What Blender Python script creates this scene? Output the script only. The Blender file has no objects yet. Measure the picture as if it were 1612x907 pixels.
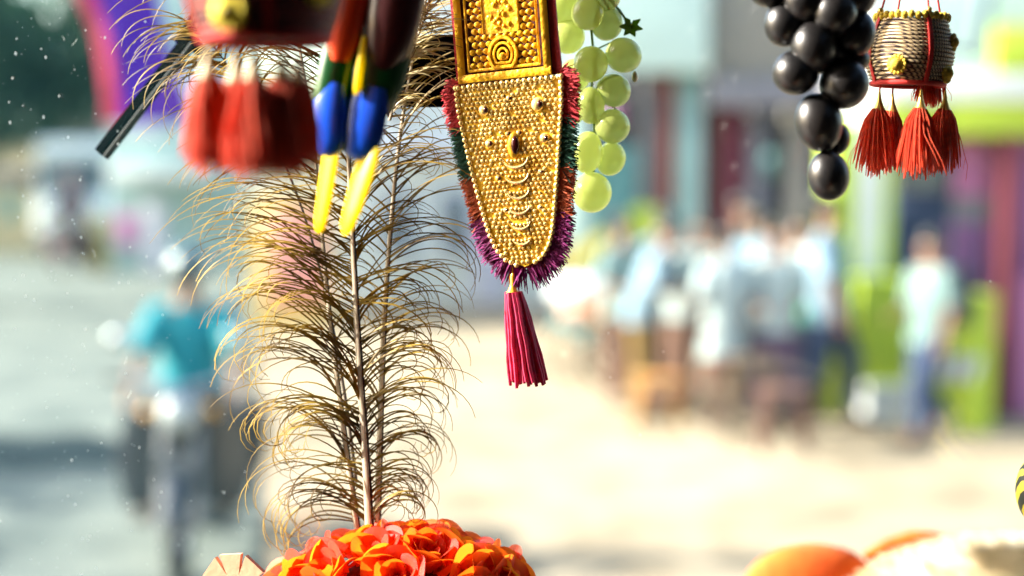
import bpy, bmesh, math, random
from mathutils import Vector, Matrix, Euler, noise
random.seed(7)
R = math.radians
SC = bpy.context.scene
COL = SC.collection

# ------------------------------------------------------------------ camera
FPX = 1612*50/36
CAM = Vector((0, 0, 2.1))
PITCH = 4.88
cam = bpy.data.cameras.new("camera")
cam.lens = 50; cam.sensor_width = 36; cam.clip_start = 0.02; cam.clip_end = 600
cam.dof.use_dof = True; cam.dof.focus_distance = 0.925; cam.dof.aperture_fstop = 2.3
camo = bpy.data.objects.new("camera", cam); COL.objects.link(camo)
camo.location = CAM; camo.rotation_euler = (R(90-PITCH), 0, 0)
SC.camera = camo

# ------------------------------------------------------------------ sky, sun, exposure
TOSUN = Vector((-0.87, 0.03, 0.46)).normalized()
w = bpy.data.worlds.new("World"); SC.world = w; w.use_nodes = True
nt = w.node_tree
sky = nt.nodes.new("ShaderNodeTexSky"); sky.sky_type = 'NISHITA'; sky.sun_disc = False
sky.sun_elevation = math.asin(TOSUN.z); sky.sun_rotation = math.atan2(TOSUN.x, TOSUN.y) % (2*math.pi)
sky.air_density = 1.2; sky.dust_density = 2.5; sky.ozone_density = 1.5
bg = nt.nodes["Background"]; nt.links.new(sky.outputs[0], bg.inputs[0]); bg.inputs[1].default_value = 0.15
sl = bpy.data.lights.new("sun", 'SUN'); sl.energy = 5.0; sl.angle = R(0.5); sl.color = (1, .93, .83)
so = bpy.data.objects.new("sun", sl); COL.objects.link(so); so.location = (-8, -2, 12)
so.rotation_euler = TOSUN.to_track_quat('Z', 'Y').to_euler()
vs = SC.view_settings
vs.view_transform = 'Standard'; vs.look = 'None'; vs.gamma = 1; vs.use_curve_mapping = False
vs.exposure = 2.12
SC.render.film_transparent = False
SC.cycles.max_bounces = 8; SC.cycles.transparent_max_bounces = 12
SC.cycles.caustics_reflective = False; SC.cycles.caustics_refractive = False

# ------------------------------------------------------------------ pixel helpers
_p = R(PITCH)
AX, AU, AF = Vector((1, 0, 0)), Vector((0, math.sin(_p), math.cos(_p))), Vector((0, math.cos(_p), -math.sin(_p)))
def ray(px, py): return AF*FPX + AX*(px-806) + AU*(453.5-py)
def V(px, py, Y):
    d = ray(px, py); return CAM + d*(Y/d.y)
def G(px, py):
    d = ray(px, py); return CAM + d*(-CAM.z/d.z)
class Fr:
    """a place in the scene with its own pixel-sized unit: a right, b down, c away"""
    def __init__(s, px, py, Y, k=1, roll=0, yaw=0):
        s.o = V(px, py, Y); s.u = Y/FPX*k; s.m = Matrix.Rotation(R(yaw), 3, 'Z') @ Matrix.Rotation(R(roll), 3, 'Y')
    def __call__(s, a, b, c=0): return s.o + s.m @ (Vector((a, c, -b))*s.u)

# ------------------------------------------------------------------ mesh builder
class MB:
    def __init__(s): s.v = []; s.f = []
    def add(s, v, f):
        n = len(s.v); s.v += [Vector(p) for p in v]; s.f += [tuple(i+n for i in q) for q in f]
    def tube(s, pts, rad, n=6, flat=None, cap=True):
        pts = [Vector(p) for p in pts]
        if not hasattr(rad, '__len__'): rad = [rad]*len(pts)
        t0 = (pts[1]-pts[0]).normalized()
        a = Vector((0, 0, 1)) if abs(t0.z) < .9 else Vector((1, 0, 0))
        if flat is not None: a = Vector(flat)
        nn = (a - t0*a.dot(t0)).normalized()
        vs_, fs = [], []
        for i, p in enumerate(pts):
            t = (pts[min(i+1, len(pts)-1)]-pts[max(i-1, 0)])
            if t.length < 1e-9: t = t0.copy()
            t.normalize()
            if flat is not None: nn = Vector(flat)
            nn = (nn - t*nn.dot(t)).normalized(); b = t.cross(nn)
            r = rad[i]; ra, rb = (r if hasattr(r, '__len__') else (r, r))
            for k in range(n):
                q = 2*math.pi*k/n
                vs_.append(p + nn*(math.cos(q)*ra) + b*(math.sin(q)*rb))
        for i in range(len(pts)-1):
            for k in range(n):
                fs.append((i*n+k, i*n+(k+1) % n, (i+1)*n+(k+1) % n, (i+1)*n+k))
        if cap:
            fs.append(tuple(range(n-1, -1, -1))); o = (len(pts)-1)*n; fs.append(tuple(o+k for k in range(n)))
        s.add(vs_, fs)
    def ell(s, c, r, seg=12, ring=8, rot=None):
        if not hasattr(r, '__len__'): r = (r, r, r)
        c = Vector(c); vs_ = []; fs = []
        rot = rot or Matrix.Identity(3)
        vs_.append(c + rot @ Vector((0, 0, r[2])))
        for i in range(1, ring):
            th = math.pi*i/ring
            for k in range(seg):
                ph = 2*math.pi*k/seg
                vs_.append(c + rot @ Vector((r[0]*math.sin(th)*math.cos(ph), r[1]*math.sin(th)*math.sin(ph), r[2]*math.cos(th))))
        vs_.append(c + rot @ Vector((0, 0, -r[2]))); L = len(vs_)-1
        for k in range(seg): fs.append((0, 1+k, 1+(k+1) % seg))
        for i in range(ring-2):
            for k in range(seg):
                a = 1+i*seg; b = a+seg
                fs.append((a+k, b+k, b+(k+1) % seg, a+(k+1) % seg))
        a = 1+(ring-2)*seg
        for k in range(seg): fs.append((a+k, L, a+(k+1) % seg))
        s.add(vs_, fs)
    def box(s, c, size, rot=None, ch=0):
        c = Vector(c); hx, hy, hz = [q/2 for q in size]; rot = rot or Matrix.Identity(3)
        if ch <= 0:
            vs_ = [c + rot @ Vector((x*hx, y*hy, z*hz)) for z in (-1, 1) for y in (-1, 1) for x in (-1, 1)]
            s.add(vs_, [(0, 2, 3, 1), (4, 5, 7, 6), (0, 1, 5, 4), (2, 6, 7, 3), (0, 4, 6, 2), (1, 3, 7, 5)]); return
        bm = bmesh.new(); bmesh.ops.create_cube(bm, size=1)
        for q in bm.verts: q.co = Vector((q.co.x*size[0], q.co.y*size[1], q.co.z*size[2]))
        bmesh.ops.bevel(bm, geom=bm.edges[:], offset=min(ch, min(size)*.45), segments=2, affect='EDGES', profile=.5)
        bm.verts.index_update()
        s.add([c + rot @ q.co for q in bm.verts], [[x.index for x in f.verts] for f in bm.faces]); bm.free()
    def lathe(s, prof, c, n=24, sy=1):
        c = Vector(c); vs_ = []; fs = []
        for r, z in prof:
            for k in range(n):
                q = 2*math.pi*k/n; vs_.append(c + Vector((r*math.cos(q), r*sy*math.sin(q), z)))
        for i in range(len(prof)-1):
            for k in range(n):
                fs.append((i*n+k, i*n+(k+1) % n, (i+1)*n+(k+1) % n, (i+1)*n+k))
        fs.append(tuple(range(n-1, -1, -1))); o = (len(prof)-1)*n; fs.append(tuple(o+k for k in range(n)))
        s.add(vs_, fs)
    def torus(s, c, r, rr, n=20, m=6, ax=None, arc=1.0, sx=1):
        c = Vector(c); M = ax or Matrix.Identity(3); pts = []
        N = n if arc >= 1 else n+1
        for k in range(N+ (1 if arc >= 1 else 0)):
            q = 2*math.pi*arc*k/n; pts.append(c + M @ Vector((r*sx*math.cos(q), r*math.sin(q), 0)))
        s.tube(pts, rr, m)
    def slab(s, outline, fr, c0, c1):
        """outline in unit pixels, front at c0, back at c1"""
        n = len(outline); vs_ = [fr(a, b, c0) for a, b in outline]+[fr(a, b, c1) for a, b in outline]
        fs = [tuple(range(n)), tuple(range(2*n-1, n-1, -1))]+[(i, i+n, (i+1) % n+n, (i+1) % n) for i in range(n)]
        s.add(vs_, fs)
    def build(s, name, mat, parent=None, smooth=40, local=False):
        me = bpy.data.meshes.new(name)
        off = Vector((0, 0, 0))
        if parent is not None and not local:
            q = parent
            while q is not None: off = off+q.location; q = q.parent
        me.from_pydata([p-off for p in s.v], [], s.f)
        bm = bmesh.new(); bm.from_mesh(me); bmesh.ops.recalc_face_normals(bm, faces=bm.faces[:]); bm.to_mesh(me); bm.free()
        if smooth:
            me.polygons.foreach_set("use_smooth", [True]*len(me.polygons)); me.set_sharp_from_angle(angle=R(smooth))
        me.materials.append(mat)
        o = bpy.data.objects.new(name, me); COL.objects.link(o)
        if parent is not None: o.parent = parent
        return o
def tag(o, label=None, cat=None, group=None, kind=None):
    if label: o['label'] = label
    if cat: o['category'] = cat
    if group: o['group'] = group
    if kind: o['kind'] = kind
    return o
def thing(name, label, cat, loc=(0, 0, 0), rz=0, group=None):
    o = bpy.data.objects.new(name, None); COL.objects.link(o); o.empty_display_size = .05
    o.location = loc; o.rotation_euler = (0, 0, rz); return tag(o, label, cat, group)
def copy_tree(o, parent=None):
    c = o.copy(); COL.objects.link(c); c.parent = parent
    for ch in list(o.children): copy_tree(ch, c)
    return c

# ------------------------------------------------------------------ materials
MATS = {}
def mat(name, col, rough=.6, metal=0, col2=None, scale=8, bump=0, bscale=None, trans=0, tcol=None, spec=.5, sheen=0, sss=0, coat=0, emit=None, detail=4, mixlo=.35, mixhi=.65):
    if name in MATS: return MATS[name]
    m = bpy.data.materials.new(name); m.use_nodes = True; t = m.node_tree; N = t.nodes; Lk = t.links.new
    b = N["Principled BSDF"]
    b.inputs["Base Color"].default_value = (*col, 1); b.inputs["Roughness"].default_value = rough
    b.inputs["Metallic"].default_value = metal; b.inputs["Specular IOR Level"].default_value = spec
    if sheen: b.inputs["Sheen Weight"].default_value = sheen
    if coat: b.inputs["Coat Weight"].default_value = coat; b.inputs["Coat Roughness"].default_value = .08
    if sss:
        b.inputs["Subsurface Weight"].default_value = sss; b.inputs["Subsurface Radius"].default_value = (.008, .008, .003); b.inputs["Subsurface Scale"].default_value = .5
    tc = N.new("ShaderNodeTexCoord")
    no = N.new("ShaderNodeTexNoise"); no.inputs["Scale"].default_value = scale; no.inputs["Detail"].default_value = detail
    Lk(tc.outputs["Object"], no.inputs["Vector"])
    rp = N.new("ShaderNodeValToRGB"); rp.color_ramp.elements[0].position = mixlo; rp.color_ramp.elements[1].position = mixhi
    c2 = col2 or tuple(c*.78 for c in col)
    rp.color_ramp.elements[0].color = (*c2, 1); rp.color_ramp.elements[1].color = (*col, 1)
    Lk(no.outputs["Fac"], rp.inputs["Fac"]); Lk(rp.outputs["Color"], b.inputs["Base Color"])
    if bump:
        n2 = N.new("ShaderNodeTexNoise"); n2.inputs["Scale"].default_value = bscale or scale*4; n2.inputs["Detail"].default_value = 5
        Lk(tc.outputs["Object"], n2.inputs["Vector"])
        bp = N.new("ShaderNodeBump"); bp.inputs["Strength"].default_value = bump; bp.inputs["Distance"].default_value = .02 if (bscale or 99) < 30 else .002
        Lk(n2.outputs["Fac"], bp.inputs["Height"]); Lk(bp.outputs["Normal"], b.inputs["Normal"])
    if trans:
        tr = N.new("ShaderNodeBsdfTranslucent"); tr.inputs[0].default_value = (*(tcol or col), 1)
        mx = N.new("ShaderNodeMixShader"); mx.inputs[0].default_value = trans
        Lk(b.outputs[0], mx.inputs[1]); Lk(tr.outputs[0], mx.inputs[2]); Lk(mx.outputs[0], N["Material Output"].inputs[0])
    MATS[name] = m; return m
def glass_mat():
    m = bpy.data.materials.new("dusty_windscreen_glass"); m.use_nodes = True; t = m.node_tree; N = t.nodes; Lk = t.links.new
    N.remove(N["Principled BSDF"])
    tr = N.new("ShaderNodeBsdfTransparent"); tr.inputs[0].default_value = (.95, .985, .975, 1)
    gl = N.new("ShaderNodeBsdfGlossy"); gl.inputs["Roughness"].default_value = .02
    df = N.new("ShaderNodeBsdfDiffuse"); df.inputs[0].default_value = (.22, .74, .78, 1)
    tl = N.new("ShaderNodeBsdfTranslucent"); tl.inputs[0].default_value = (.22, .74, .78, 1)
    dm = N.new("ShaderNodeMixShader"); dm.inputs[0].default_value = .6; Lk(df.outputs[0], dm.inputs[1]); Lk(tl.outputs[0], dm.inputs[2])
    m1 = N.new("ShaderNodeMixShader"); m1.inputs[0].default_value = .025; Lk(tr.outputs[0], m1.inputs[1]); Lk(gl.outputs[0], m1.inputs[2])
    tc = N.new("ShaderNodeTexCoord"); no = N.new("ShaderNodeTexNoise"); no.inputs["Scale"].default_value = 5; no.inputs["Detail"].default_value = 8
    Lk(tc.outputs["Object"], no.inputs["Vector"])
    mr = N.new("ShaderNodeMapRange"); mr.inputs["From Min"].default_value = .35; mr.inputs["From Max"].default_value = .75
    mr.inputs["To Min"].default_value = .006; mr.inputs["To Max"].default_value = .013
    Lk(no.outputs["Fac"], mr.inputs["Value"])
    # grime collects in the wiper's blind corner on the passenger side
    sx = N.new("ShaderNodeSeparateXYZ"); Lk(tc.outputs["Object"], sx.inputs[0])
    gx = N.new("ShaderNodeMapRange"); gx.inputs["From Min"].default_value = .05; gx.inputs["From Max"].default_value = -.35
    gx.inputs["To Min"].default_value = .3; gx.inputs["To Max"].default_value = 1.7; Lk(sx.outputs[0], gx.inputs["Value"])
    mu = N.new("ShaderNodeMath"); mu.operation = 'MULTIPLY'; Lk(mr.outputs[0], mu.inputs[0]); Lk(gx.outputs[0], mu.inputs[1])
    m2 = N.new("ShaderNodeMixShader"); Lk(mu.outputs[0], m2.inputs[0]); Lk(m1.outputs[0], m2.inputs[1]); Lk(dm.outputs[0], m2.inputs[2])
    Lk(m2.outputs[0], N["Material Output"].inputs[0]); return m
def rope_mat(name, ca, cb, freq):
    m = mat(name, ca, .6, .2); t = m.node_tree; N = t.nodes; Lk = t.links.new
    tc = N.new("ShaderNodeTexCoord"); wv = N.new("ShaderNodeTexWave"); wv.bands_direction = 'DIAGONAL'; wv.inputs["Scale"].default_value = freq
    wv.inputs["Distortion"].default_value = .6
    Lk(tc.outputs["Object"], wv.inputs[0]); rp = N.new("ShaderNodeValToRGB")
    rp.color_ramp.elements[0].position = .3; rp.color_ramp.elements[1].position = .55
    rp.color_ramp.elements[0].color = (*cb, 1); rp.color_ramp.elements[1].color = (*ca, 1)
    Lk(wv.outputs["Fac"], rp.inputs[0]); Lk(rp.outputs[0], N["Principled BSDF"].inputs["Base Color"]); return m
def stripe_mat(name, ca, cb, scale, axis='Z', lo=.42, hi=.5, rough=.5, dist=2):
    m = mat(name, ca, rough); t = m.node_tree; N = t.nodes; Lk = t.links.new
    tc = N.new("ShaderNodeTexCoord"); wv = N.new("ShaderNodeTexWave"); wv.bands_direction = axis; wv.inputs["Scale"].default_value = scale
    wv.inputs["Distortion"].default_value = dist; wv.inputs["Detail Scale"].default_value = 1.5
    Lk(tc.outputs["Object"], wv.inputs[0]); rp = N.new("ShaderNodeValToRGB")
    rp.color_ramp.elements[0].position = lo; rp.color_ramp.elements[1].position = hi
    rp.color_ramp.elements[0].color = (*cb, 1); rp.color_ramp.elements[1].color = (*ca, 1)
    Lk(wv.outputs["Fac"], rp.inputs[0]); Lk(rp.outputs[0], N["Principled BSDF"].inputs["Base Color"]); return m

GOLD = mat("gold_metal", (.98, .62, .06), .32, .35, (.85, .45, .03), 60, .15, 300)
GOLDB = mat("gold_bead", (1.0, .76, .30), .2, .45, (.62, .34, .05), 38, mixlo=.3, mixhi=.5)
GOLDD = mat("gold_stamped_foil", (.98, .58, .01), .42, .2, (.75, .36, .01), 90, .5, 260)
REDC = mat("red_cloth", (.42, .015, .02), .85, 0, None, 120, .4, 600, sheen=.3)
DARKRED = mat("dark_backing_cloth", (.06, .006, .006), .9)
BLACKP = mat("black_plastic", (.003, .003, .0035), .9, 0, (.003, .003, .0035), 30, 0, 200, spec=0)
CABM = mat("dark_cabin_lining", (.018, .016, .016), .9, 0, (.010, .010, .010), 10, .2, 80)
STRING = mat("red_string", (.55, .03, .02), .8)
CREAM = mat("cream_thread", (.72, .62, .42), .8)

# ------------------------------------------------------------------ the ground
def ground_mat():
    m = mat("sandy_street", (.44, .355, .25), .85, 0, (.275, .22, .155), .28, .35, 12, detail=8, spec=.1)
    t = m.node_tree; N = t.nodes; Lk = t.links.new
    b = N["Principled BSDF"]; old = b.inputs["Base Color"].links[0].from_socket
    tc = N.new("ShaderNodeTexCoord"); no = N.new("ShaderNodeTexNoise"); no.inputs["Scale"].default_value = 2.2; no.inputs["Detail"].default_value = 9
    Lk(tc.outputs["Object"], no.inputs["Vector"]); rp = N.new("ShaderNodeValToRGB")
    rp.color_ramp.elements[0].position = .3; rp.color_ramp.elements[1].position = .62
    rp.color_ramp.elements[0].color = (.62, .6, .56, 1); rp.color_ramp.elements[1].color = (1, 1, 1, 1)
    Lk(no.outputs["Fac"], rp.inputs[0]); mx = N.new("ShaderNodeMix"); mx.data_type = 'RGBA'; mx.blend_type = 'MULTIPLY'; mx.inputs[0].default_value = 1
    Lk(old, mx.inputs[6]); Lk(rp.outputs[0], mx.inputs[7]); Lk(mx.outputs[2], b.inputs["Base Color"]); return m
g = MB(); n_ = 60
gv = []
for j in range(n_+1):
    for i in range(n_+1):
        x, y = (i/n_-.5)*2, (j/n_-.5)*2
        X = 250*x*abs(x)**1.2; Yy = 250*y*abs(y)**1.2
        gv.append((X, Yy, .03*noise.noise(Vector((X*.3, Yy*.3, 0)))-.02 if abs(X) < 30 and abs(Yy) < 30 else -.01))
g.add(gv, [(j*(n_+1)+i, j*(n_+1)+i+1, (j+1)*(n_+1)+i+1, (j+1)*(n_+1)+i) for j in range(n_) for i in range(n_)])
tag(g.build("ground", ground_mat()), kind='structure')
ASPH = mat("worn_asphalt", (.185, .20, .175), .8, 0, (.10, .118, .108), 1.2, .4, 25, detail=8, spec=.1)
rd = MB(); pts = []
edge = [(-.95, 3), (-1.15, 5), (-1.55, 8), (-1.75, 10), (-2.5, 14), (-3.6, 20), (-6, 30), (-14, 60), (-30, 120)]
vs_ = []
for i, (x, y) in enumerate(edge):
    for k in range(7):
        vs_.append((x - (9+.12*y)*k/6 + (.12*math.sin(y*1.7) if k == 0 else 0), y, .018))
rd.add(vs_, [(i*7+k, i*7+k+1, (i+1)*7+k+1, (i+1)*7+k) for i in range(len(edge)-1) for k in range(6)])
tag(rd.build("road", ASPH), kind='structure')
tp = MB(); rt_ = random.Random(2); pa = []; pb_ = []  # dark strip laid on the road as a painted shadow band
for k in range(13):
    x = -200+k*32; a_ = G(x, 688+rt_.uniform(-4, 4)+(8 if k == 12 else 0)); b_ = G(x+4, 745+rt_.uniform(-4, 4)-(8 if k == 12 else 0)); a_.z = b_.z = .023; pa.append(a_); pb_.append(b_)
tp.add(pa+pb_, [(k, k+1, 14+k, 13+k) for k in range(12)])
tag(tp.build("painted_shade_band", mat("shade_band_tone", (.02, .03, .035), .8, 0, (.012, .02, .024), 3, .3, 30, spec=.05)), kind='structure')

# ------------------------------------------------------------------ buildings
def wbox(mb, x0, y0, x1, y1, Y, dep=.25, ch=0):
    a, b = V(x0, y0, Y), V(x1, y1, Y); xa, xb = V(x0, 453, Y).x, V(x1, 453, Y).x
    z0 = min(a.z, b.z); z1 = max(a.z, b.z)
    mb.box(((xa+xb)/2, Y+dep/2, (z0+z1)/2), (abs(xb-xa), dep, z1-z0), ch=ch)
def wpart(name, mt, par, x0, y0, x1, y1, Y, dep=.25, ch=.01):
    m = MB(); wbox(m, x0, y0, x1, y1, Y, dep, ch); return m.build(name, mt, par, smooth=30)
def base_y(Y):
    return 453.5 - FPX*math.tan(math.atan2(-CAM.z, Y)+R(PITCH))
def plaster(name, c, s=1.5): return mat(name, c, .85, 0, tuple(q*.86 for q in c), s, .25, 20, detail=7)
LIME = plaster("lime_green_paint", (.44, .56, .05)); WHITEP = plaster("white_limewash", (.72, .74, .72))
MINT = plaster("pale_mint_paint", (.62, .78, .72)); MAROON = plaster("maroon_paint", (.17, .03, .05))
PURPLE = plaster("purple_shutter_paint", (.34, .15, .36)); PINK = plaster("pink_mauve_paint", (.60, .22, .44))
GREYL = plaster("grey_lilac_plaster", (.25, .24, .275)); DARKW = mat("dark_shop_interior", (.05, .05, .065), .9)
NAVY = plaster("navy_panel", (.05, .07, .14)); GLASSW = mat("window_glass", (.12, .16, .18), .08, 0, (.08, .11, .13), 2)
BEIGE = plaster("beige_plaster", (.30, .275, .24)); REDB = plaster("red_brown_board", (.24, .05, .035)); TEALP = plaster("teal_paint", (.16, .36, .36))
YELW = plaster("warm_yellow_wall", (.70, .52, .20)); SALMON = plaster("salmon_pink_board", (.78, .32, .27)); AQUA = plaster("pale_aqua_wall", (.32, .44, .44))
LILAC = plaster("pale_lilac_wall", (.60, .58, .68)); METAL = mat("brushed_steel", (.6, .62, .62), .35, .8)

Y1 = 12.0; B = base_y(Y1)
b1 = thing("lime_building", "lime green and purple shop front with maroon pillar at the right of the street", "building", V(1500, B, Y1))
wpart("back_wall", GREYL, b1, 1304, -330, 1900, B+4, Y1+.9, .3)
wpart("pillar", LIME, b1, 1306, 190, 1345, B+4, Y1, .4); wpart("pillar", WHITEP, b1, 1346, -330, 1386, B+4, Y1+.02, .4)
wpart("pillar", LIME, b1, 1387, 215, 1403, B+4, Y1+.05, .3)
wpart("upper_wall", MINT, b1, 1387, -330, 1900, 114, Y1+.03, .5)
wpart("cornice", WHITEP, b1, 1387, 115, 1900, 160, Y1-.12, .6); wpart("beam", LIME, b1, 1387, 161, 1900, 214, Y1-.03, .5)
wpart("sign_board", LIME, b1, 1556, 40, 1900, 113, Y1-.1, .1)
sh = wpart("shutter", PINK, b1, 1496, 216, 1573, 310, Y1+.35, .06)
for k in range(7): wpart("shutter_slat", PINK, sh, 1497, 217+k*13, 1572, 228+k*13, Y1+.31, .05)
wpart("shutter_band", GREYL, b1, 1496, 311, 1573, 350, Y1+.34, .06)
sh = wpart("shutter", PURPLE, b1, 1496, 351, 1573, B+4, Y1+.36, .06)
for k in range(20): wpart("shutter_slat", PURPLE, sh, 1497, 353+k*14.5, 1572, 365+k*14.5, Y1+.32, .05)
wn = wpart("window", GREYL, b1, 1404, 226, 1494, 300, Y1+.42, .08); wpart("window_frame", WHITEP, wn, 1446, 226, 1450, 300, Y1+.39, .05)
wpart("window_pane", GLASSW, wn, 1408, 230, 1444, 296, Y1+.405, .012); wpart("window_pane", GLASSW, wn, 1452, 230, 1490, 296, Y1+.405, .012)
wpart("door_panel", NAVY, b1, 1404, 301, 1494, B+4, Y1+.45, .08)
wpart("pillar", MAROON, b1, 1575, 215, 1603, B+4, Y1-.1, .35)
sh = wpart("shutter", PURPLE, b1, 1605, 216, 1900, 428, Y1+.3, .06)
wpart("shop_counter", PINK, b1, 1605, 432, 1900, B+4, Y1+.05, .3)
b1s = wpart("plinth", WHITEP, b1, 1366, 606, 1442, 668, Y1-.42, .4); wpart("plinth", WHITEP, b1, 1466, 625, 1512, 692, Y1-.62, .5)
lw = thing("low_wall", "low lime green wall panel on a white plinth beside the standing man", "wall", V(1400, B, Y1-.3))
wpart("panel", LIME, lw, 1356, 445, 1441, 604, Y1-.36, .2); wpart("coping", LIME, lw, 1353, 438, 1444, 446, Y1-.39, .26)
gp = thing("gate_post", "bright lime gate post right of the striped barrier", "post", V(1543, 690, 11.2))
wpart("shaft", LIME, gp, 1517, 474, 1570, base_y(11.2)+3, 11.2, .35); wpart("cap", LIME, gp, 1513, 466, 1574, 475, 11.17, .41)
wpart("low_panel", LIME, gp, 1444, 560, 1516, 640, 11.32, .1)
# slanted framed board hung under the eaves
fb = thing("framed_board", "slanted grey framed board hung above the woven pot", "sign", V(1525, 40, 11.5))
rot = Matrix.Rotation(R(10), 3, 'Y'); cc = V(1524, 20, 11.5)
m = MB(); m.box(cc, (.30, .03, .62), rot, .01); m.build("board_face", MINT, fb)
for a, sz in (((-.155, 0, 0), (.03, .06, .66)), ((.155, 0, 0), (.03, .06, .66)), ((0, 0, .325), (.30, .06, .03)), ((0, 0, -.325), (.30, .06, .03))):
    m = MB(); m.box(cc + rot @ Vector(a), sz, rot, .005); m.build("frame_bar", NAVY, fb)
m = MB(); m.tube([cc+Vector((.05, .02, .3)), cc+Vector((.06, .5, .75))], .01); m.build("hanger", METAL, fb)

DIMG = plaster('dim_grey_plaster', (.11, .10, .11)); BRWN = plaster('brown_board', (.12, .05, .035)); Y2 = 17.0; B2 = base_y(Y2)
b2 = thing("dark_shops", "row of dark open shop bays under a pale mint signboard", "building", V(1100, B2, Y2))
wpart("back_wall", DARKW, b2, 880, -300, 1312, B2+3, Y2+1.2, .3)
wpart("sign_board", MINT, b2, 884, -300, 1112, 112, Y2-.3, .3); wpart("upper_wall", BEIGE, b2, 1113, -300, 1312, 122, Y2-.1, .4)
wpart("lintel", GREYL, b2, 1113, 123, 1312, 168, Y2-.2, .4)
for x0, x1, mt, yt in ((886, 925, MINT, 113), (930, 1006, TEALP, 230), (1008, 1039, DIMG, 113), (1041, 1062, REDB, 113), (1063, 1079, TEALP, 113), (1080, 1103, AQUA, 113),
                   (1104, 1127, BRWN, 150), (1129, 1168, MAROON, 169), (1178, 1199, GREYL, 169), (1237, 1270, BEIGE, 169), (1292, 1304, TEALP, 169)):
    wpart("pillar", mt, b2, x0, yt, x1, B2+3, Y2+(.2 if yt != 113 else 0), .3)
for i, (x, y, mt) in enumerate(((1046, 232, PINK), (1112, 230, REDB), (1215, 260, TEALP), (1212, 320, NAVY), (1114, 330, BEIGE), (968, 180, PINK), (960, 150, WHITEP))):
    f = MB(); c = V(x, y, Y2+.16 if i in (0,) else Y2+.9)
    f.box(c, (.16, .14, .32), Matrix.Rotation(R(random.uniform(-6, 6)), 3, 'Y'), .03)
    f.build("hanging_goods", mt, b2)
Y3 = 22.0; B3 = base_y(Y3)
b3 = thing("white_building", "whitewashed two storey house behind the gold ornament", "building", V(720, B3, Y3))
wpart("wall", WHITEP, b3, 540, -250, 882, B3+3, Y3, .4)
for x, y in ((600, 300), (690, 300), (600, 90), (820, 300), (820, 90)):
    f = wpart("window", LILAC, b3, x, y, x+52, y+100, Y3-.06, .08)
    wpart("pane", GLASSW, f, x+5, y+5, x+24, y+95, Y3-.075, .02); wpart("pane", GLASSW, f, x+28, y+5, x+47, y+95, Y3-.075, .02)
    wpart("sill", WHITEP, f, x-4, y+100, x+56, y+108, Y3-.16, .15)
wpart("ledge", LILAC, b3, 536, 230, 886, 245, Y3-.3, .35); wpart("door", LILAC, b3, 745, 335, 800, B3+3, Y3-.05, .06)
Y4 = 18.5; B4 = base_y(Y4)
b4 = thing("painted_wall", "yellow wall with a large salmon pink board behind the feathers", "wall", V(450, B4, Y4))
wpart("wall", YELW, b4, 396, 300, 520, B4+3, Y4, .3); wpart("board", SALMON, b4, 424, 330, 512, 480, Y4-.08, .06); wpart("coping", WHITEP, b4, 390, 290, 526, 301, Y4-.05, .4)
Y5 = 28.0; B5 = base_y(Y5)
b5 = thing("aqua_shop", "pale aqua shop with pink poster beyond the distant scooter rider", "building", V(240, B5, Y5))
wpart("wall", AQUA, b5, 176, -60, 392, B5+3, Y5, .5)
wpart("poster", PINK, b5, 186, 338, 218, 388, Y5-.06, .04); wpart("door", LILAC, b5, 228, 320, 262, B5+3, Y5-.05, .06)
wpart("awning", WHITEP, b5, 176, 262, 330, 285, Y5-.9, .9); wpart("side_wall", BEIGE, b5, 106, -60, 176, B5-18, Y5+12, .5)
wpart("window", LILAC, b5, 290, 120, 350, 210, Y5-.05, .06); wpart("window", LILAC, b5, 200, 120, 260, 210, Y5-.05, .06)
yp = thing("yellow_pillar", "pale yellow roadside pillar right of the white van", "post", G(162, 425))
p = G(162, 425); m = MB(); m.box(p+Vector((0, 0, .55)), (.34, .34, 1.1), ch=.02); m.build("shaft", YELW, yp); m = MB(); m.box(p+Vector((0, 0, 1.14)), (.42, .42, .08), ch=.01); m.build("cap", WHITEP, yp)
b6 = thing("cream_building", "cream house wall at the far left behind the road", "building", V(0, base_y(34), 34))
wpart("wall", mat("cream_wall", (.66, .54, .34), .85), b6, -200, 285, 62, base_y(34)+2, 34, .4); wpart("roof", GREYL, b6, -210, 268, 66, 286, 33.8, .9)
wpart("window", TEALP, b6, 8, 306, 30, 345, 33.9, .12)

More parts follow.
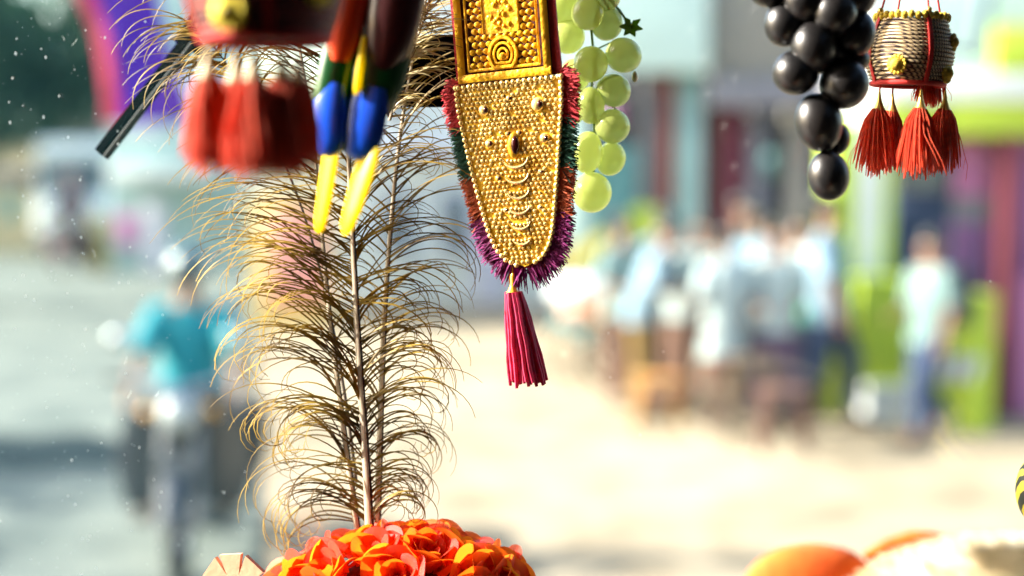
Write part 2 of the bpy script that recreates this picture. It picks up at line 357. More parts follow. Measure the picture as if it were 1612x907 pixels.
# ------------------------------------------------------------------ trees
BARK = mat("bark", (.10, .075, .055), .9, 0, (.05, .04, .03), 6, .6, 20)
LEAF = mat("dark_leaf", (.040, .085, .060), .6, 0, (.018, .045, .042), 1.2, trans=.2, tcol=(.05, .14, .07), spec=.2, mixlo=.4, mixhi=.6)
def tree(loc, h, cr, n, label, sparse=1.0, leaf=.16, zfrac=.62):
    t = thing("tree", label, "tree", loc, group="roadside trees"); loc = Vector(loc); rnd = random.Random(int(abs(loc.x)*100+loc.y*7))
    m = MB(); top = loc+Vector((rnd.uniform(-.4, .4), rnd.uniform(-.4, .4), h*zfrac))
    m.tube([loc+Vector((0, 0, -.2)), loc.lerp(top, .35)+Vector((.12, 0, 0)), loc.lerp(top, .7), top], [.28, .2, .16, .11], 9)
    cls = []
    for k in range(9):
        q = k*2.4+rnd.random(); e = top+Vector((math.cos(q)*cr*rnd.uniform(.5, .95), math.sin(q)*cr*rnd.uniform(.5, .95), rnd.uniform(-.15, .55)*h*.4))
        s_ = loc.lerp(top, rnd.uniform(.6, 1)); m.tube([s_, s_.lerp(e, .5)+Vector((0, 0, .25)), e], [.09, .05, .02], 6); cls.append((e, cr*rnd.uniform(.3, .5)))
        cls.append((s_.lerp(e, .6)+Vector((0, 0, .3)), cr*.3))
    m.build("trunk", BARK, t)
    m = MB()
    for i in range(n):
        c, r = rnd.choice(cls); d = Vector((rnd.gauss(0, 1), rnd.gauss(0, 1), rnd.gauss(0, .8)))
        d = d.normalized()*r*rnd.random()**.5
        p = c+d; rt = Euler((rnd.uniform(-1, 1), rnd.uniform(-1, 1), rnd.uniform(0, 6.3))).to_matrix(); s_ = leaf*rnd.uniform(.6, 1.3)
        m.add([p+rt @ Vector(q)*s_ for q in ((-.5, 0, 0), (0, -.28, .05), (.6, 0, -.06), (0, .28, .05))], [(0, 1, 2, 3)])
    m.build("crown", LEAF, t, smooth=0); return t
tree((-8.1, 21, 0), 4.7, 2.5, 9000, "dark green roadside tree filling the top left corner behind the road", leaf=.22, zfrac=.72)
tree((-13.6, 42, 0), 6.6, 3.6, 8000, "broad dark tree beyond the white van", leaf=.32, zfrac=.5)
tree((-14.6, 33, 0), 7.5, 3.4, 8000, "tall dark tree farther back at the left edge", leaf=.30, zfrac=.6)
tree((-11.2, 8.6, 0), 5.2, 1.4, 900, "leafy tree beside the road casting stripes of shade on the asphalt", leaf=.30)
tree((-13.4, 10.4, 0), 5.4, 1.2, 1300, "dense small tree shading the road in front of the rider", leaf=.36)

# ------------------------------------------------------------------ people
SKIN = mat("brown_skin", (.26, .13, .075), .55, 0, (.22, .10, .06), 20, sss=0); HAIR = mat("black_hair", (.012, .011, .012), .5)
EYEW = mat("eye_white", (.7, .68, .64), .3); LEATHER = mat("dark_sandal_leather", (.05, .035, .025), .6)
def cloth(n, c): return mat("cloth_"+n, c, .85, 0, tuple(q*.8 for q in c), 9, .3, 60)
def skin(name, nodes, edges, mt, parent, root=0, lev=1):
    me = bpy.data.meshes.new(name); me.from_pydata([n[0] for n in nodes], edges, [])
    o = bpy.data.objects.new(name, me); COL.objects.link(o); o.parent = parent
    sm = o.modifiers.new("skin", 'SKIN'); sm.use_smooth_shade = True; sm.branch_smoothing = .4
    for i, n in enumerate(nodes):
        s = me.skin_vertices[0].data[i]; r = n[1]; s.radius = r if hasattr(r, '__len__') else (r, r); s.use_root = (i == root)
    sb = o.modifiers.new("sub", 'SUBSURF'); sb.levels = lev; sb.render_levels = lev
    me.materials.append(mt); return o
def arm_pts(side, pose):
    s = side
    sh = Vector((.185*s, 0, 1.38))
    if pose == 'down': return [sh, Vector((.23*s, .03, 1.10)), Vector((.235*s, -.06, .86))]
    if pose == 'bent': return [sh, Vector((.25*s, .02, 1.11)), Vector((.16*s, -.22, 1.04))]
    if pose == 'hold': return [sh, Vector((.24*s, -.10, 1.14)), Vector((.10*s, -.30, 1.20))]
    if pose == 'swing': return [sh, Vector((.23*s, .08*s, 1.11)), Vector((.22*s, .05*s-.10, .88))]
    if pose == 'ride': return [sh, Vector((.27*s, -.16, 1.16)), Vector((.29*s, -.44, 1.05))]
def person(label, loc, rz, shirt, lower, arms=('down', 'down'), legs='stand', dhoti=False, hgt=1.0, hair=True, helmet=None, lean=0.0, long_shirt=False, name="person", seat_drop=0, group=None):
    t = thing(name, label, "person", loc, rz, group); t.scale = (hgt, hgt, hgt)
    def ln(p):   # bend the trunk forward from the hips
        p = Vector(p)
        if p.z > .9:
            q = p-Vector((0, 0, .9)); q = Matrix.Rotation(R(lean), 3, 'X') @ q; p = q+Vector((0, 0, .9))
        return p
    if legs == 'stand': LG = {1: [(.09, 0, .86), (.10, -.01, .47), (.10, .03, .09), (.11, -.12, .035)], -1: [(-.09, 0, .86), (-.11, -.03, .47), (-.12, 0, .09), (-.14, -.15, .035)]}
    elif legs == 'walk': LG = {1: [(.09, 0, .86), (.10, -.17, .50), (.10, -.16, .09), (.11, -.31, .045)], -1: [(-.09, 0, .86), (-.10, .03, .47), (-.10, .26, .14), (-.11, .16, .04)]}
    else: LG = {s: [(.10*s, -.02, .86), (.24*s, -.40, .80), (.22*s, -.30, .38), (.23*s, -.44, .32)] for s in (1, -1)}
    nd = [((0, 0, .92), (.15, .11)), (ln((0, .01, 1.08)), (.135, .095)), (ln((0, .015, 1.26)), (.165, .11)), (ln((0, .02, 1.40)), (.12, .08)), (ln((0, 0, 1.475)), .05),
          (ln((0, -.012, 1.56)), (.066, .078)), (ln((0, -.005, 1.645)), (.074, .088)), (ln((0, .005, 1.70)), (.055, .065)),
          (ln((0, -.108, 1.585)), .013)]
    ed = [(0, 1), (1, 2), (2, 3), (3, 4), (4, 5), (5, 6), (6, 7), (5, 8)]
    H = []
    for s in (1, -1):
        a = [ln(p) for p in arm_pts(s, arms[0 if s > 0 else 1])]; i = len(nd)
        nd += [(a[0], .052), (a[1], .04), (a[2], .026)]; ed += [(3, i), (i, i+1), (i+1, i+2)]
        d = (a[2]-a[1]).normalized(); pl = a[2]+d*.075; nd.append((pl, (.034, .018))); ed.append((i+2, i+3)); H.append(pl)
        sd = d.cross(Vector((s, 0, .3))).normalized()
        for k in range(4):
            f1 = pl+d*(.045-.004*abs(k-1.3))+sd*(.018*(k-1.5)); f2 = f1+(d+Vector((-s*.5, -.3, 0))*.6).normalized()*(.036-.004*abs(k-1.3))
            j = len(nd); nd += [(f1, .009), (f2, .0075)]; ed += [(i+3, j), (j, j+1)]
        th = a[2]+d*.03-sd*.03+Vector((-s*.012, 0, 0)); j = len(nd); nd += [(th, .011), (th+d*.038-sd*.012, .009)]; ed += [(i+2, j), (j, j+1)]
        l = LG[s]; j = len(nd)
        nd += [(l[0], .085), (l[1], .058), (l[2], .038), (l[3], (.04, .028))]; ed += [(0, j), (j, j+1), (j+1, j+2), (j+2, j+3)]
    skin("body", nd, ed, SKIN, t)
    # shirt with sleeves
    low = .62 if long_shirt else .80
    ring = [((0, 0, low), (.145, .205)), ((0, 0, .92), (.135, .185)), (ln((0, .01, 1.08)), (.128, .175)), (ln((0, .015, 1.25)), (.135, .195)), (ln((0, .018, 1.36)), (.118, .195)), (ln((0, .012, 1.42)), (.085, .13)), (ln((0, 0, 1.455)), (.066, .068))]
    m = MB(); m.tube([q[0] for q in ring], [q[1] for q in ring], 20, flat=(0, 1, 0))
    for s in (1, -1):
        a = [ln(p) for p in arm_pts(s, arms[0 if s > 0 else 1])]
        m.tube([a[0]+Vector((-.07*s, 0, .02)), a[0]+Vector((-.01*s, 0, .0)), a[0].lerp(a[1], .45), a[0].lerp(a[1], .9)], [.062, .076, .07, .072], 14)
    m.v = [p+Vector((noise.noise(p*11), noise.noise(p*11+Vector((7, 0, 0))), 0))*.012 for p in m.v]
    m.build("shirt", shirt, t, local=True)
    if dhoti:
        m = MB(); m.lathe([(.19, .93), (.20, .75), (.215, .5), (.23, .28), (.235, .16), (.22, .15)], (0, -.02, 0), 24, .75)
        m.v = [p+Vector((0, .02*math.sin(math.atan2(p.y, p.x)*9)*(1-p.z), 0)) for p in m.v]; m.build("wrap_cloth", lower, t, local=True)
    else:
        m = MB(); m.tube([(0, 0, .97), (0, 0, .90), (0, 0, .80)], [(.118, .16), (.128, .178), (.11, .165)], 20, flat=(0, 1, 0))
        for s in (1, -1):
            l = [Vector(q) for q in LG[s]]
            m.tube([l[0]+Vector((0, 0, .03)), l[0].lerp(l[1], .5), l[1], l[1].lerp(l[2], .5), l[2]+Vector((0, 0, .02))], [.102, .094, .082, .074, .07], 14)
        m.v = [p+Vector((noise.noise(p*12), noise.noise(p*12+Vector((7, 0, 0))), 0))*.010 for p in m.v]
        m.build("trousers", lower, t, local=True)
    for s in (1, -1):
        m = MB(); m.ell(ln((.028*s, -.074, 1.612)), .011, 8, 6); m.build("eye", EYEW, t, local=True)
        m = MB(); m.ell(ln((.078*s, .0, 1.60)), (.012, .022, .032), 8, 6); m.build("ear", SKIN, t, local=True)
        l = LG[s]; m = MB(); c = (Vector(l[2])+Vector(l[3]))/2; m.box((c.x, c.y-.03, l[3][2]-.024), (.10, .26, .022), ch=.008); m.build("sandal", LEATHER, t, local=True)
    m = MB(); m.box(ln((0, -.083, 1.535)), (.045, .012, .01), ch=.004); m.build("mouth", mat("lips", (.22, .07, .06), .5), t, local=True)
    if helmet:
        m = MB(); m.ell(ln((0, .01, 1.66)), (.125, .145, .125), 18, 12); m.v = [p for p in m.v]; hm = m.build("helmet", helmet, t, local=True)
        m = MB(); m.ell(ln((0, -.06, 1.635)), (.105, .09, .055), 16, 8); m.build("visor", mat("dark_visor", (.015, .02, .025), .08), hm, local=True)
    elif hair:
        m = MB(); m.ell(ln((0, .022, 1.668)), (.088, .102, .085), 14, 10)
        m.v = [p+Vector((noise.noise(p*40), noise.noise(p*40+Vector((5, 0, 0))), noise.noise(p*40+Vector((0, 5, 0)))))*.012 for p in m.v]; m.build("hair", HAIR, t, local=True)
    return t
CW = cloth("white_cotton", (.40, .47, .47)); CB = cloth("pale_blue_cotton", (.21, .31, .39)); CM = cloth("mint_cotton", (.21, .30, .295))
CJ = cloth("navy_denim", (.018, .035, .085)); CBR = cloth("brown_trousers", (.16, .085, .06)); CPU = cloth("plum_trousers", (.14, .09, .16))
CMU = cloth("mustard_cotton", (.20, .12, .035)); CT = cloth("turquoise_cotton", (.008, .25, .30)); CDK = cloth("black_trousers", (.02, .025, .035)); CPL = cloth("violet_cotton", (.02, .012, .045))
PG = "people gathered in front of the shops"
def at(px, py): q = G(px, py); q.z = 0.0; return q
person("man in a long white shirt and brown trousers at the centre of the crowd", at(1138, 672), R(200), CW, CBR, ('bent', 'down'), long_shirt=True, hgt=.93, group=PG)
person("tall man in white standing behind the man in the long white shirt", at(1165, 628), R(20), CW, CW, ('down', 'bent'), dhoti=True, hgt=1.06, group=PG)
person("man in white shirt and plum trousers facing the street", at(1222, 668), R(-10), CW, CPU, ('bent', 'bent'), hgt=.96, group=PG)
person("man in pale blue shirt and navy jeans walking with a green bag", at(1298, 672), R(60), CB, CJ, ('swing', 'swing'), 'walk', hgt=1.08, group=PG)
person("man in pale blue shirt behind the low lime wall", at(1376, 625), R(10), CB, CBR, ('down', 'bent'), hgt=.97, group=PG)
person("man in mint shirt and navy jeans standing alone by the lime gate post", at(1458, 692), R(-65), cloth("dull_mint_cotton", (.15, .225, .22)), CJ, ('down', 'bent'), 'walk', hgt=.93, group=PG)
person("man in pale blue shirt and mustard trousers stooping at the left of the crowd", at(1008, 650), R(70), CB, CMU, ('hold', 'hold'), lean=22, hgt=.98, group=PG)
person("man in white shirt and brown trousers stooping beside the wooden cart", at(1070, 640), R(-60), CW, CBR, ('hold', 'bent'), lean=16, hgt=.98, group=PG)
for i, (px, py, rz, sh, lo, arms, lg, hg, lb) in enumerate((
    (978, 632, 40, CM, CBR, ('down', 'bent'), 'stand', .97, "man in mint shirt and brown trousers at the far left end of the crowd"),
    (1046, 622, 10, CB, CDK, ('bent', 'bent'), 'stand', 1.0, "man in pale blue shirt and black trousers between the two stooping men"),
    (1102, 630, -30, CM, CPU, ('down', 'down'), 'stand', .96, "man in mint shirt and plum trousers left of the long white shirt"),
    (1194, 640, 160, CB, CDK, ('bent', 'down'), 'stand', 1.0, "man in pale blue shirt with his back turned behind the tall dark stool"),
    (1258, 648, -50, CW, CJ, ('bent', 'hold'), 'stand', .98, "man in white shirt and navy jeans left of the walking man with the green bag"),
    (1338, 640, 30, CM, CDK, ('down', 'bent'), 'stand', 1.02, "man in mint shirt and black trousers right of the walking man with the green bag"))):
    person(lb, at(px, py), R(rz), sh, lo, arms, lg, hgt=hg, group=PG)
# bags and stools by the crowd
def bag(px, py, z, mt, label, sz=(.30, .16, .34)):
    q = at(px, py); q.z = z; t = thing("shoulder_bag", label, "bag", q)
    m = MB(); m.box(q+Vector((0, -.02, sz[2]/2)), sz, ch=.06); m.build("pouch", mt, t)
    m = MB(); m.tube([q+Vector((-.12, -.02, sz[2]-.03)), q+Vector((-.07, -.02, sz[2]+.26)), q+Vector((.07, -.02, sz[2]+.26)), q+Vector((.12, -.02, sz[2]-.03))], .014); m.build("strap", mt, t)
bag(1284, 660, .80, cloth("green_canvas", (.02, .30, .17)), "green cloth bag carried by the man in navy jeans")
bag(1500, 686, .86, cloth("black_canvas", (.02, .03, .04)), "black bag on the back of the lone man in mint", (.22, .2, .46))
OCH = mat("ochre_wood", (.38, .20, .055), .7, 0, (.26, .13, .03), 5, .3, 40)
DKW = mat("dark_wood", (.10, .06, .035), .7, 0, (.06, .035, .02), 5, .3, 40)
def stool(px, py, h, label, mt=OCH):
    q = at(px, py); t = thing("wooden_stool", label, "stool", q, group="wooden stools in front of the shops")
    m = MB(); m.box(q+Vector((0, 0, h)), (.36, .30, .04), ch=.01); m.build("seat", mt, t)
    for a in (-1, 1):
        for b_ in (-1, 1):
            m = MB(); m.tube([q+Vector((.13*a, .10*b_, h-.021)), q+Vector((.17*a, .13*b_, 0))], .022, 6); m.build("leg", mt, t)
        m = MB(); m.tube([q+Vector((.155*a, -.12, h*.4)), q+Vector((.155*a, .12, h*.4))], .014, 6); m.build("rung", mt, t)
stool(1232, 712, .46, "brown wooden stool standing nearest the road", BRWN); stool(1182, 690, .62, "tall dark stool in front of the long white shirt", DKW)
stool(1035, 672, .40, "low ochre stool below the stooping man")
# vendor cart
def cart(px, py, label):
    q = at(px, py); t = thing("wooden_cart", label, "cart", q)
    m = MB(); m.box(q+Vector((0, 0, .62)), (.95, .5, .05), ch=.01); m.build("deck", OCH, t)
    for i in range(5):
        m = MB(); m.box(q+Vector((-.38+.19*i, -.27, .72)), (.17, .02, .24), ch=.006); m.build("side_board", OCH, t)
    for a in (-1, 1):
        m = MB(); ax = Matrix.Rotation(R(90), 3, 'X'); c = q+Vector((.34*a, -.29, .26)); m.torus(c, .24, .03, 24, 8, ax); wl = m.build("wheel", DKW, t)
        for k in range(4):
            m = MB(); d = Vector((math.cos(k*.785), 0, math.sin(k*.785)))*.23; m.tube([c-d, c+d], .012, 5); m.build("spoke", DKW, wl)
        m = MB(); m.tube([q+Vector((.34*a, -.31, .26)), q+Vector((.34*a, .25, .26))], .02); m.build("axle", METAL, t)
        m = MB(); m.tube([q+Vector((.40*a, .1, .6)), q+Vector((.40*a, .1, .26))], .03); m.build("post", DKW, t)
    return q
cq = cart(1010, 600, "ochre wooden vendor cart with boarded side left of the crowd")
def crate(c, sz, mt, label):
    t = thing("crate", label, "crate", c)
    for k in range(3):
        for s in (-1, 1):
            m = MB(); m.box(Vector(c)+Vector((0, s*sz[1]/2, sz[2]*(.18+.32*k))), (sz[0], .02, sz[2]*.26), ch=.004); m.build("slat", mt, t)
            m = MB(); m.box(Vector(c)+Vector((s*(sz[0]/2-.012), 0, sz[2]*(.18+.32*k))), (.02, sz[1]-.024, sz[2]*.26), ch=.004); m.build("slat", mt, t)
    m = MB(); m.box(Vector(c)+Vector((0, 0, .012)), (sz[0]-.05, sz[1]-.03, .02)); m.build("bottom", mt, t)
crate(cq+Vector((-.22, 0, .648)), (.36, .3, .22), mat("orange_plastic", (.60, .22, .05), .5), "orange slatted crate on the wooden cart")
crate(cq+Vector((.22, 0, .648)), (.36, .3, .26), DKW, "dark slatted crate on the wooden cart")
hq = at(925, 585); hc = thing("handcart", "small handcart covered with peach cloth left of the wooden cart", "cart", hq)
m = MB(); m.box(hq+Vector((0, 0, .50)), (.68, .45, .08), ch=.02); m.build("tray", TEALP, hc)
m = MB(); m.box(hq+Vector((.05, -.02, .62)), (.60, .46, .155), ch=.05); m.build("cover_cloth", mat("peach_cloth", (.75, .42, .30), .9), hc)
for a in (-1, 1):
    m = MB(); c = hq+Vector((.25*a, -.22, .21)); m.torus(c, .19, .022, 20, 6, Matrix.Rotation(R(90), 3, 'X')); m.build("wheel", DKW, hc)
    m = MB(); m.tube([c, hq+Vector((.25*a, -.22, .47))], .016); m.build("fork", METAL, hc)
sk = MB(); sk.ell(hq+Vector((-.05, .02, .83)), (.36, .24, .155), 18, 12); sk.v = [p+Vector((0, 0, .03*noise.noise(p*9))) for p in sk.v]
tag(sk.build("sack", cloth("white_sack", (.78, .80, .80))), "white stuffed sack lying on the peach covered handcart", "sack")
yq = V(922, 402, 15.6); yb = thing("yellow_cloth", "yellow cloth draped from a bamboo pole above the handcart", "cloth", (yq.x, yq.y, 0))
m = MB(); m.tube([(yq.x-.25, yq.y, 0), (yq.x-.24, yq.y, yq.z+.3)], .022); m.build("pole", OCH, yb)
m = MB(); m.tube([(yq.x-.245, yq.y, yq.z-.2), (yq.x-.0, yq.y-.02, yq.z+.02), (yq.x+.24, yq.y, yq.z+.22)], [(.02, .07), (.02, .10), (.02, .07)], 10, flat=(0, 1, 0)); m.build("drape", mat("yellow_fabric", (.80, .62, .03), .8), yb)
lq = V(1016, 350, 15.8); lb = thing("round_sign", "round lime green sign on a thin post above the stooping man", "sign", (lq.x, lq.y, 0))
m = MB(); m.tube([lq+Vector((0, -.02, 0)), lq+Vector((0, .02, 0))], .19, 24); m.build("disc", LIME, lb)
m = MB(); m.tube([(lq.x, lq.y+.035, 0), (lq.x, lq.y+.035, lq.z+.1)], .015); m.build("post", METAL, lb)
# striped barrier by the lone man
bq = at(1478, 690); sb_ = thing("striped_barrier", "white and dark striped barrier at knee height behind the lone man", "barrier", bq+Vector((.1, .3, 0)))
for k in range(9):
    m = MB(); m.box(bq+Vector((-.12+.06*k, .30, .50)), (.052, .03, .20), Matrix.Rotation(R(18), 3, 'Y'), .004); m.build("stripe_board", WHITEP if k % 2 == 0 else NAVY, sb_)
for s in (-1, 1):
    m = MB(); m.tube([bq+Vector((.12+.27*s, .335, 0)), bq+Vector((.12+.27*s, .335, .66))], .016); m.build("post", METAL, sb_)

# ------------------------------------------------------------------ vehicles
RUB = mat("tyre_rubber", (.02, .02, .021), .8); CHROME = mat("chrome", (.50, .52, .53), .25, 1.0); BIKE = mat("bike_paint", (.03, .035, .045), .25, 0, None, 5, coat=.6)
REDL = mat("red_paint", (.14, .01, .018), .3, coat=.4); LAMPG = mat("headlamp_glass", (.40, .42, .41), .12, .2); GREYM = mat("engine_grey", (.20, .20, .21), .5, .5)
def motorbike(loc, rz, label, paint, group):
    """faces -Y at rz 0"""
    t = thing("motorcycle", label, "motorcycle", loc, rz, group); AXL = Matrix.Rotation(R(90), 3, 'Y')
    def part(name, mt, f, par=t):
        m = MB(); f(m); return m.build(name, mt, par, local=True)
    for y, w_ in ((-.64, .042), (.62, .055)):
        wl = part("wheel", RUB, lambda m: m.torus((0, y, .30), .25, w_, 28, 8, AXL))
        part("rim", CHROME, lambda m: m.torus((0, y, .30), .20, .014, 24, 6, AXL), wl)
        part("hub", GREYM, lambda m: m.tube([(-.05, y, .30), (.05, y, .30)], .05, 12), wl)
        part("spokes", CHROME, lambda m: [m.tube([(0, y, .30), (.01*(-1)**k, y+.2*math.cos(k*.52), .30+.2*math.sin(k*.52))], .004, 4) for k in range(12)], wl)
    for s in (-1, 1):
        part("fork", GREYM, lambda m: m.tube([(.085*s, -.64, .30), (.085*s, -.50, .72), (.08*s, -.42, .98)], [.026, .024, .02], 8))
        part("mirror", CHROME, lambda m: (m.tube([(.22*s, -.40, 1.02), (.27*s, -.42, 1.20)], .008, 5), m.ell((.29*s, -.42, 1.23), (.065, .015, .045), 12, 8)))
        part("grip", RUB, lambda m: m.tube([(.27*s, -.37, 1.03), (.37*s, -.33, 1.02)], .02, 8))
        part("indicator", mat("amber_lens", (.75, .35, .03), .2), lambda m: m.ell((.16*s, -.50, .87), (.035, .03, .03), 10, 6))
        part("foot_peg", RUB, lambda m: m.tube([(.08*s, -.1, .30), (.26*s, -.1, .30)], .02, 6))
        part("shock_absorber", CHROME, lambda m: m.tube([(.13*s, .55, .36), (.13*s, .42, .68)], .028, 8))
    part("handlebar", CHROME, lambda m: m.tube([(-.30, -.36, 1.03), (-.12, -.42, 1.0), (0, -.44, .97), (.12, -.42, 1.0), (.30, -.36, 1.03)], .014, 8))
    hl = part("headlight", CHROME, lambda m: m.ell((0, -.53, .86), (.105, .09, .105), 18, 12)); part("lens", LAMPG, lambda m: m.ell((0, -.59, .86), (.09, .05, .09), 18, 10), hl)
    part("front_mudguard", paint, lambda m: m.tube([(0, -.64+.30*math.cos(q), .30+.31*math.sin(q)) for q in [R(20+k*14) for k in range(11)]], [(.05, .012)]*11, 8, flat=(1, 0, 0)))
    part("fuel_tank", paint, lambda m: m.ell((0, -.16, .83), (.14, .27, .13), 18, 12)); part("seat", RUB, lambda m: m.box((0, .30, .80), (.25, .64, .10), ch=.045))
    part("engine", GREYM, lambda m: (m.box((0, -.08, .42), (.24, .34, .26), ch=.05), [m.box((0, -.10, .56+.03*k), (.22, .20, .012)) for k in range(5)]))
    part("leg_guard", CHROME, lambda m: m.tube([(-.05, -.28, .62), (-.30, -.30, .55), (-.31, -.28, .36), (-.05, -.22, .30)], .014, 6))
    part("leg_guard", CHROME, lambda m: m.tube([(.05, -.28, .62), (.30, -.30, .55), (.31, -.28, .36), (.05, -.22, .30)], .014, 6))
    part("frame", GREYM, lambda m: (m.tube([(0, -.44, .92), (0, -.24, .60), (0, -.2, .28), (0, .25, .28), (0, .40, .70)], .025, 6), m.tube([(0, .62, .30), (0, .2, .34)], .03, 6)))
    part("exhaust", CHROME, lambda m: m.tube([(.10, -.2, .40), (.15, -.15, .25), (.17, .3, .27), (.18, .75, .36)], [.022, .024, .045, .05], 10))
    part("rear_mudguard", paint, lambda m: m.tube([(0, .62+.31*math.cos(q), .30+.32*math.sin(q)) for q in [R(10+k*14) for k in range(11)]], [(.07, .012)]*11, 8, flat=(1, 0, 0)))
    for s in (-1, 1):
        part("leg_shield", paint, lambda m: m.tube([(.20*s, -.30, .34), (.23*s, -.33, .58), (.21*s, -.36, .84)], [(.015, .12), (.02, .14), (.012, .09)], 12, flat=(.25*s, -1, 0)))
        part("pannier", RUB, lambda m: m.box((.29*s, .46, .58), (.20, .46, .36), ch=.05))
    part("number_plate", GREYM, lambda m: m.box((0, -.70, .64), (.20, .01, .10), ch=.004))
    return t
NEAR = at(304, 872)
motorbike(NEAR, R(7), "dark motorcycle with round headlight ridden towards the windscreen", BIKE, "motorcycles on the road")
person("rider in turquoise shirt and dark helmet on the nearest motorcycle", NEAR+Matrix.Rotation(R(7), 3, 'Z') @ Vector((0, .10, .01)), R(7), CT, CDK, ('ride', 'ride'), 'ride', helmet=mat("dark_helmet_paint", (.05, .09, .10), .15, coat=.8), lean=6, hgt=.94, group="riders on the road")
FAR = at(115, 428)
motorbike(FAR, R(-4), "distant dark red motorcycle in front of the white van", REDL, "motorcycles on the road")
person("distant rider in violet shirt and red helmet in front of the van", FAR+Vector((0, .10, .01)), R(-4), CPL, CDK, ('ride', 'ride'), 'ride', helmet=REDL, hgt=1.1, group="riders on the road")
# white van far down the road
VW = mat("white_van_paint", (.84, .88, .87), .3, 0, (.80, .84, .83), 2, coat=.4)
vq = at(112, 412); vn = thing("white_van", "white van with dark windscreen coming down the road at the left", "van", vq)
m = MB(); m.box(vq+Vector((0, 2.0, 1.0)), (1.62, 4.0, 1.0), ch=.12); m.build("body", VW, vn)
m = MB(); m.box(vq+Vector((0, 2.1, 2.48)), (1.66, 3.7, .42), ch=.12); m.build("roof", VW, vn)
m = MB(); m.box(vq+Vector((0, 2.1, 1.88)), (1.50, 3.6, .78), ch=.03); m.build("windscreen", GLASSW, vn)
m = MB(); m.box(vq+Vector((0, .0, .52)), (1.66, .25, .22), ch=.05); m.build("bumper", GREYM, vn)
for s in (-1, 1):
    m = MB(); m.box(vq+Vector((.76*s, .32, 1.88)), (.08, .08, .80), ch=.02); m.build("pillar", VW, vn)
    m = MB(); m.ell(vq+Vector((.58*s, .0, .95)), (.14, .06, .11), 14, 8); m.build("headlight", LAMPG, vn)
    m = MB(); m.box(vq+Vector((.96*s, .2, 1.75)), (.16, .08, .26), ch=.03); m.build("mirror", BLACKP, vn)
    for y in (.7, 3.2):
        m = MB(); m.torus(vq+Vector((.72*s, y, .32)), .23, .09, 20, 8, Matrix.Rotation(R(90), 3, 'Y')); m.build("wheel", RUB, vn)
m = MB(); m.box(vq+Vector((0, -.025, 1.12)), (.8, .05, .14), ch=.02); m.build("grille", BLACKP, vn)

# ------------------------------------------------------------------ purple banner
PURB = mat("purple_banner_cloth", (.10, .012, .42), .8, 0, (.16, .03, .40), 2, trans=.45, tcol=(.10, .01, .55)); PINKB = mat("red_pink_banner_edge", (.70, .06, .16), .8, trans=.4)
Yb = 7.0; f = Fr(215, 60, Yb)
bn = thing("hanging_banner", "purple cloth banner with a curved red-pink edge hanging over the road", "banner", f(20, -900))
left = [(-112, -230), (-108, -150), (-92, -80), (-66, -10), (-52, 50), (-46, 100), (-48, 132)]
def sheet(L_, R_, mt, name):
    m = MB(); n1 = len(L_); nu = 8; vs_ = []
    for i in range(n1):
        for k in range(nu+1):
            q = k/nu; a = L_[i][0]*(1-q)+R_[i][0]*q; b_ = L_[i][1]*(1-q)+R_[i][1]*q
            vs_.append(f(a, b_, 10*math.sin(a*.06+b_*.01)))
    n = len(vs_); vs_ += [p+Vector((0, .004, 0)) for p in vs_]; W_ = nu+1
    fs = []
    for i in range(n1-1):
        for k in range(nu):
            a = i*W_+k; fs.append((a, a+1, a+W_+1, a+W_)); fs.append((n+a, n+a+W_, n+a+W_+1, n+a+1))
    for i in range(n1-1):
        for k in (0, nu): a = i*W_+k; fs.append((a, a+W_, n+a+W_, n+a))
    for k in range(nu):
        for i in (0, n1-1): a = i*W_+k; fs.append((a, a+1, n+a+1, n+a))
    m.add(vs_, fs); return m.build(name, mt, bn, smooth=60)
sheet([(a+20, b_) for a, b_ in left], [(20, -230), (22, -150), (30, -80), (44, -10), (62, 40), (80, 90), (88, 130)], PURB, "cloth")
sheet([(a-4, b_) for a, b_ in left], [(a+21, b_) for a, b_ in left], PINKB, "edge_strip")
m = MB(); m.tube([f(-118, -232), f(24, -232)], 6*f.u, 8); m.build("rod", OCH, bn)
m = MB(); m.tube([f(-50, -232), f(20, -900)], 1.5*f.u, 5); m.build("cord", BLACKP, bn)

# ------------------------------------------------------------------ the vehicle cab round the camera
ROOFZ = 3.05
cb = thing("vehicle_cab", "dusty windscreen of the cab that the ornaments hang in", "vehicle", (0, 0, .3))
def cabp(name, c, s, mt=CABM, ch=.02):
    m = MB(); m.box(c, s, ch=ch); return m.build(name, mt, cb)
cabp("roof", (.1, -.1, ROOFZ+.05), (2.1, 2.5, .1)); cabp("rear_wall", (.1, -1.3, 1.87), (2.1, .08, 2.35))
cabp("floor", (.1, -.1, .72), (2.0, 2.3, .08)); cabp("front_panel", (.1, 1.06, 1.05), (2.1, .08, 1.4)); cabp("dashboard", (.1, .82, 1.70), (1.98, .44, .12), mat("dash_vinyl", (.03, .026, .026), .6, 0, None, 40, .3, 300))
cabp("side_panel", (-.94, -.1, 1.25), (.06, 2.3, .95)); cabp("side_panel", (1.14, -.1, 1.87), (.06, 2.3, 2.2))
cabp("side_panel", (-.94, -.42, 2.38), (.06, 1.68, 1.30)); cabp("windscreen_pillar", (-.97, 1.11, 2.40), (.08, .08, 1.3)); cabp("windscreen_pillar", (1.12, 1.02, 2.40), (.08, .1, 1.3))  # unseen upper left panel, added to cut fill light, leaving a sun slot
m = MB(); YG = 1.012; m.box((.1, YG+.0025, 2.40), (1.96, .005, 1.28)); wsn = m.build("windscreen", glass_mat(), cb, smooth=0)
DUST = mat("pale_dust", (.82, .86, .84), .8, trans=.5)
m = MB(); rnd = random.Random(5)
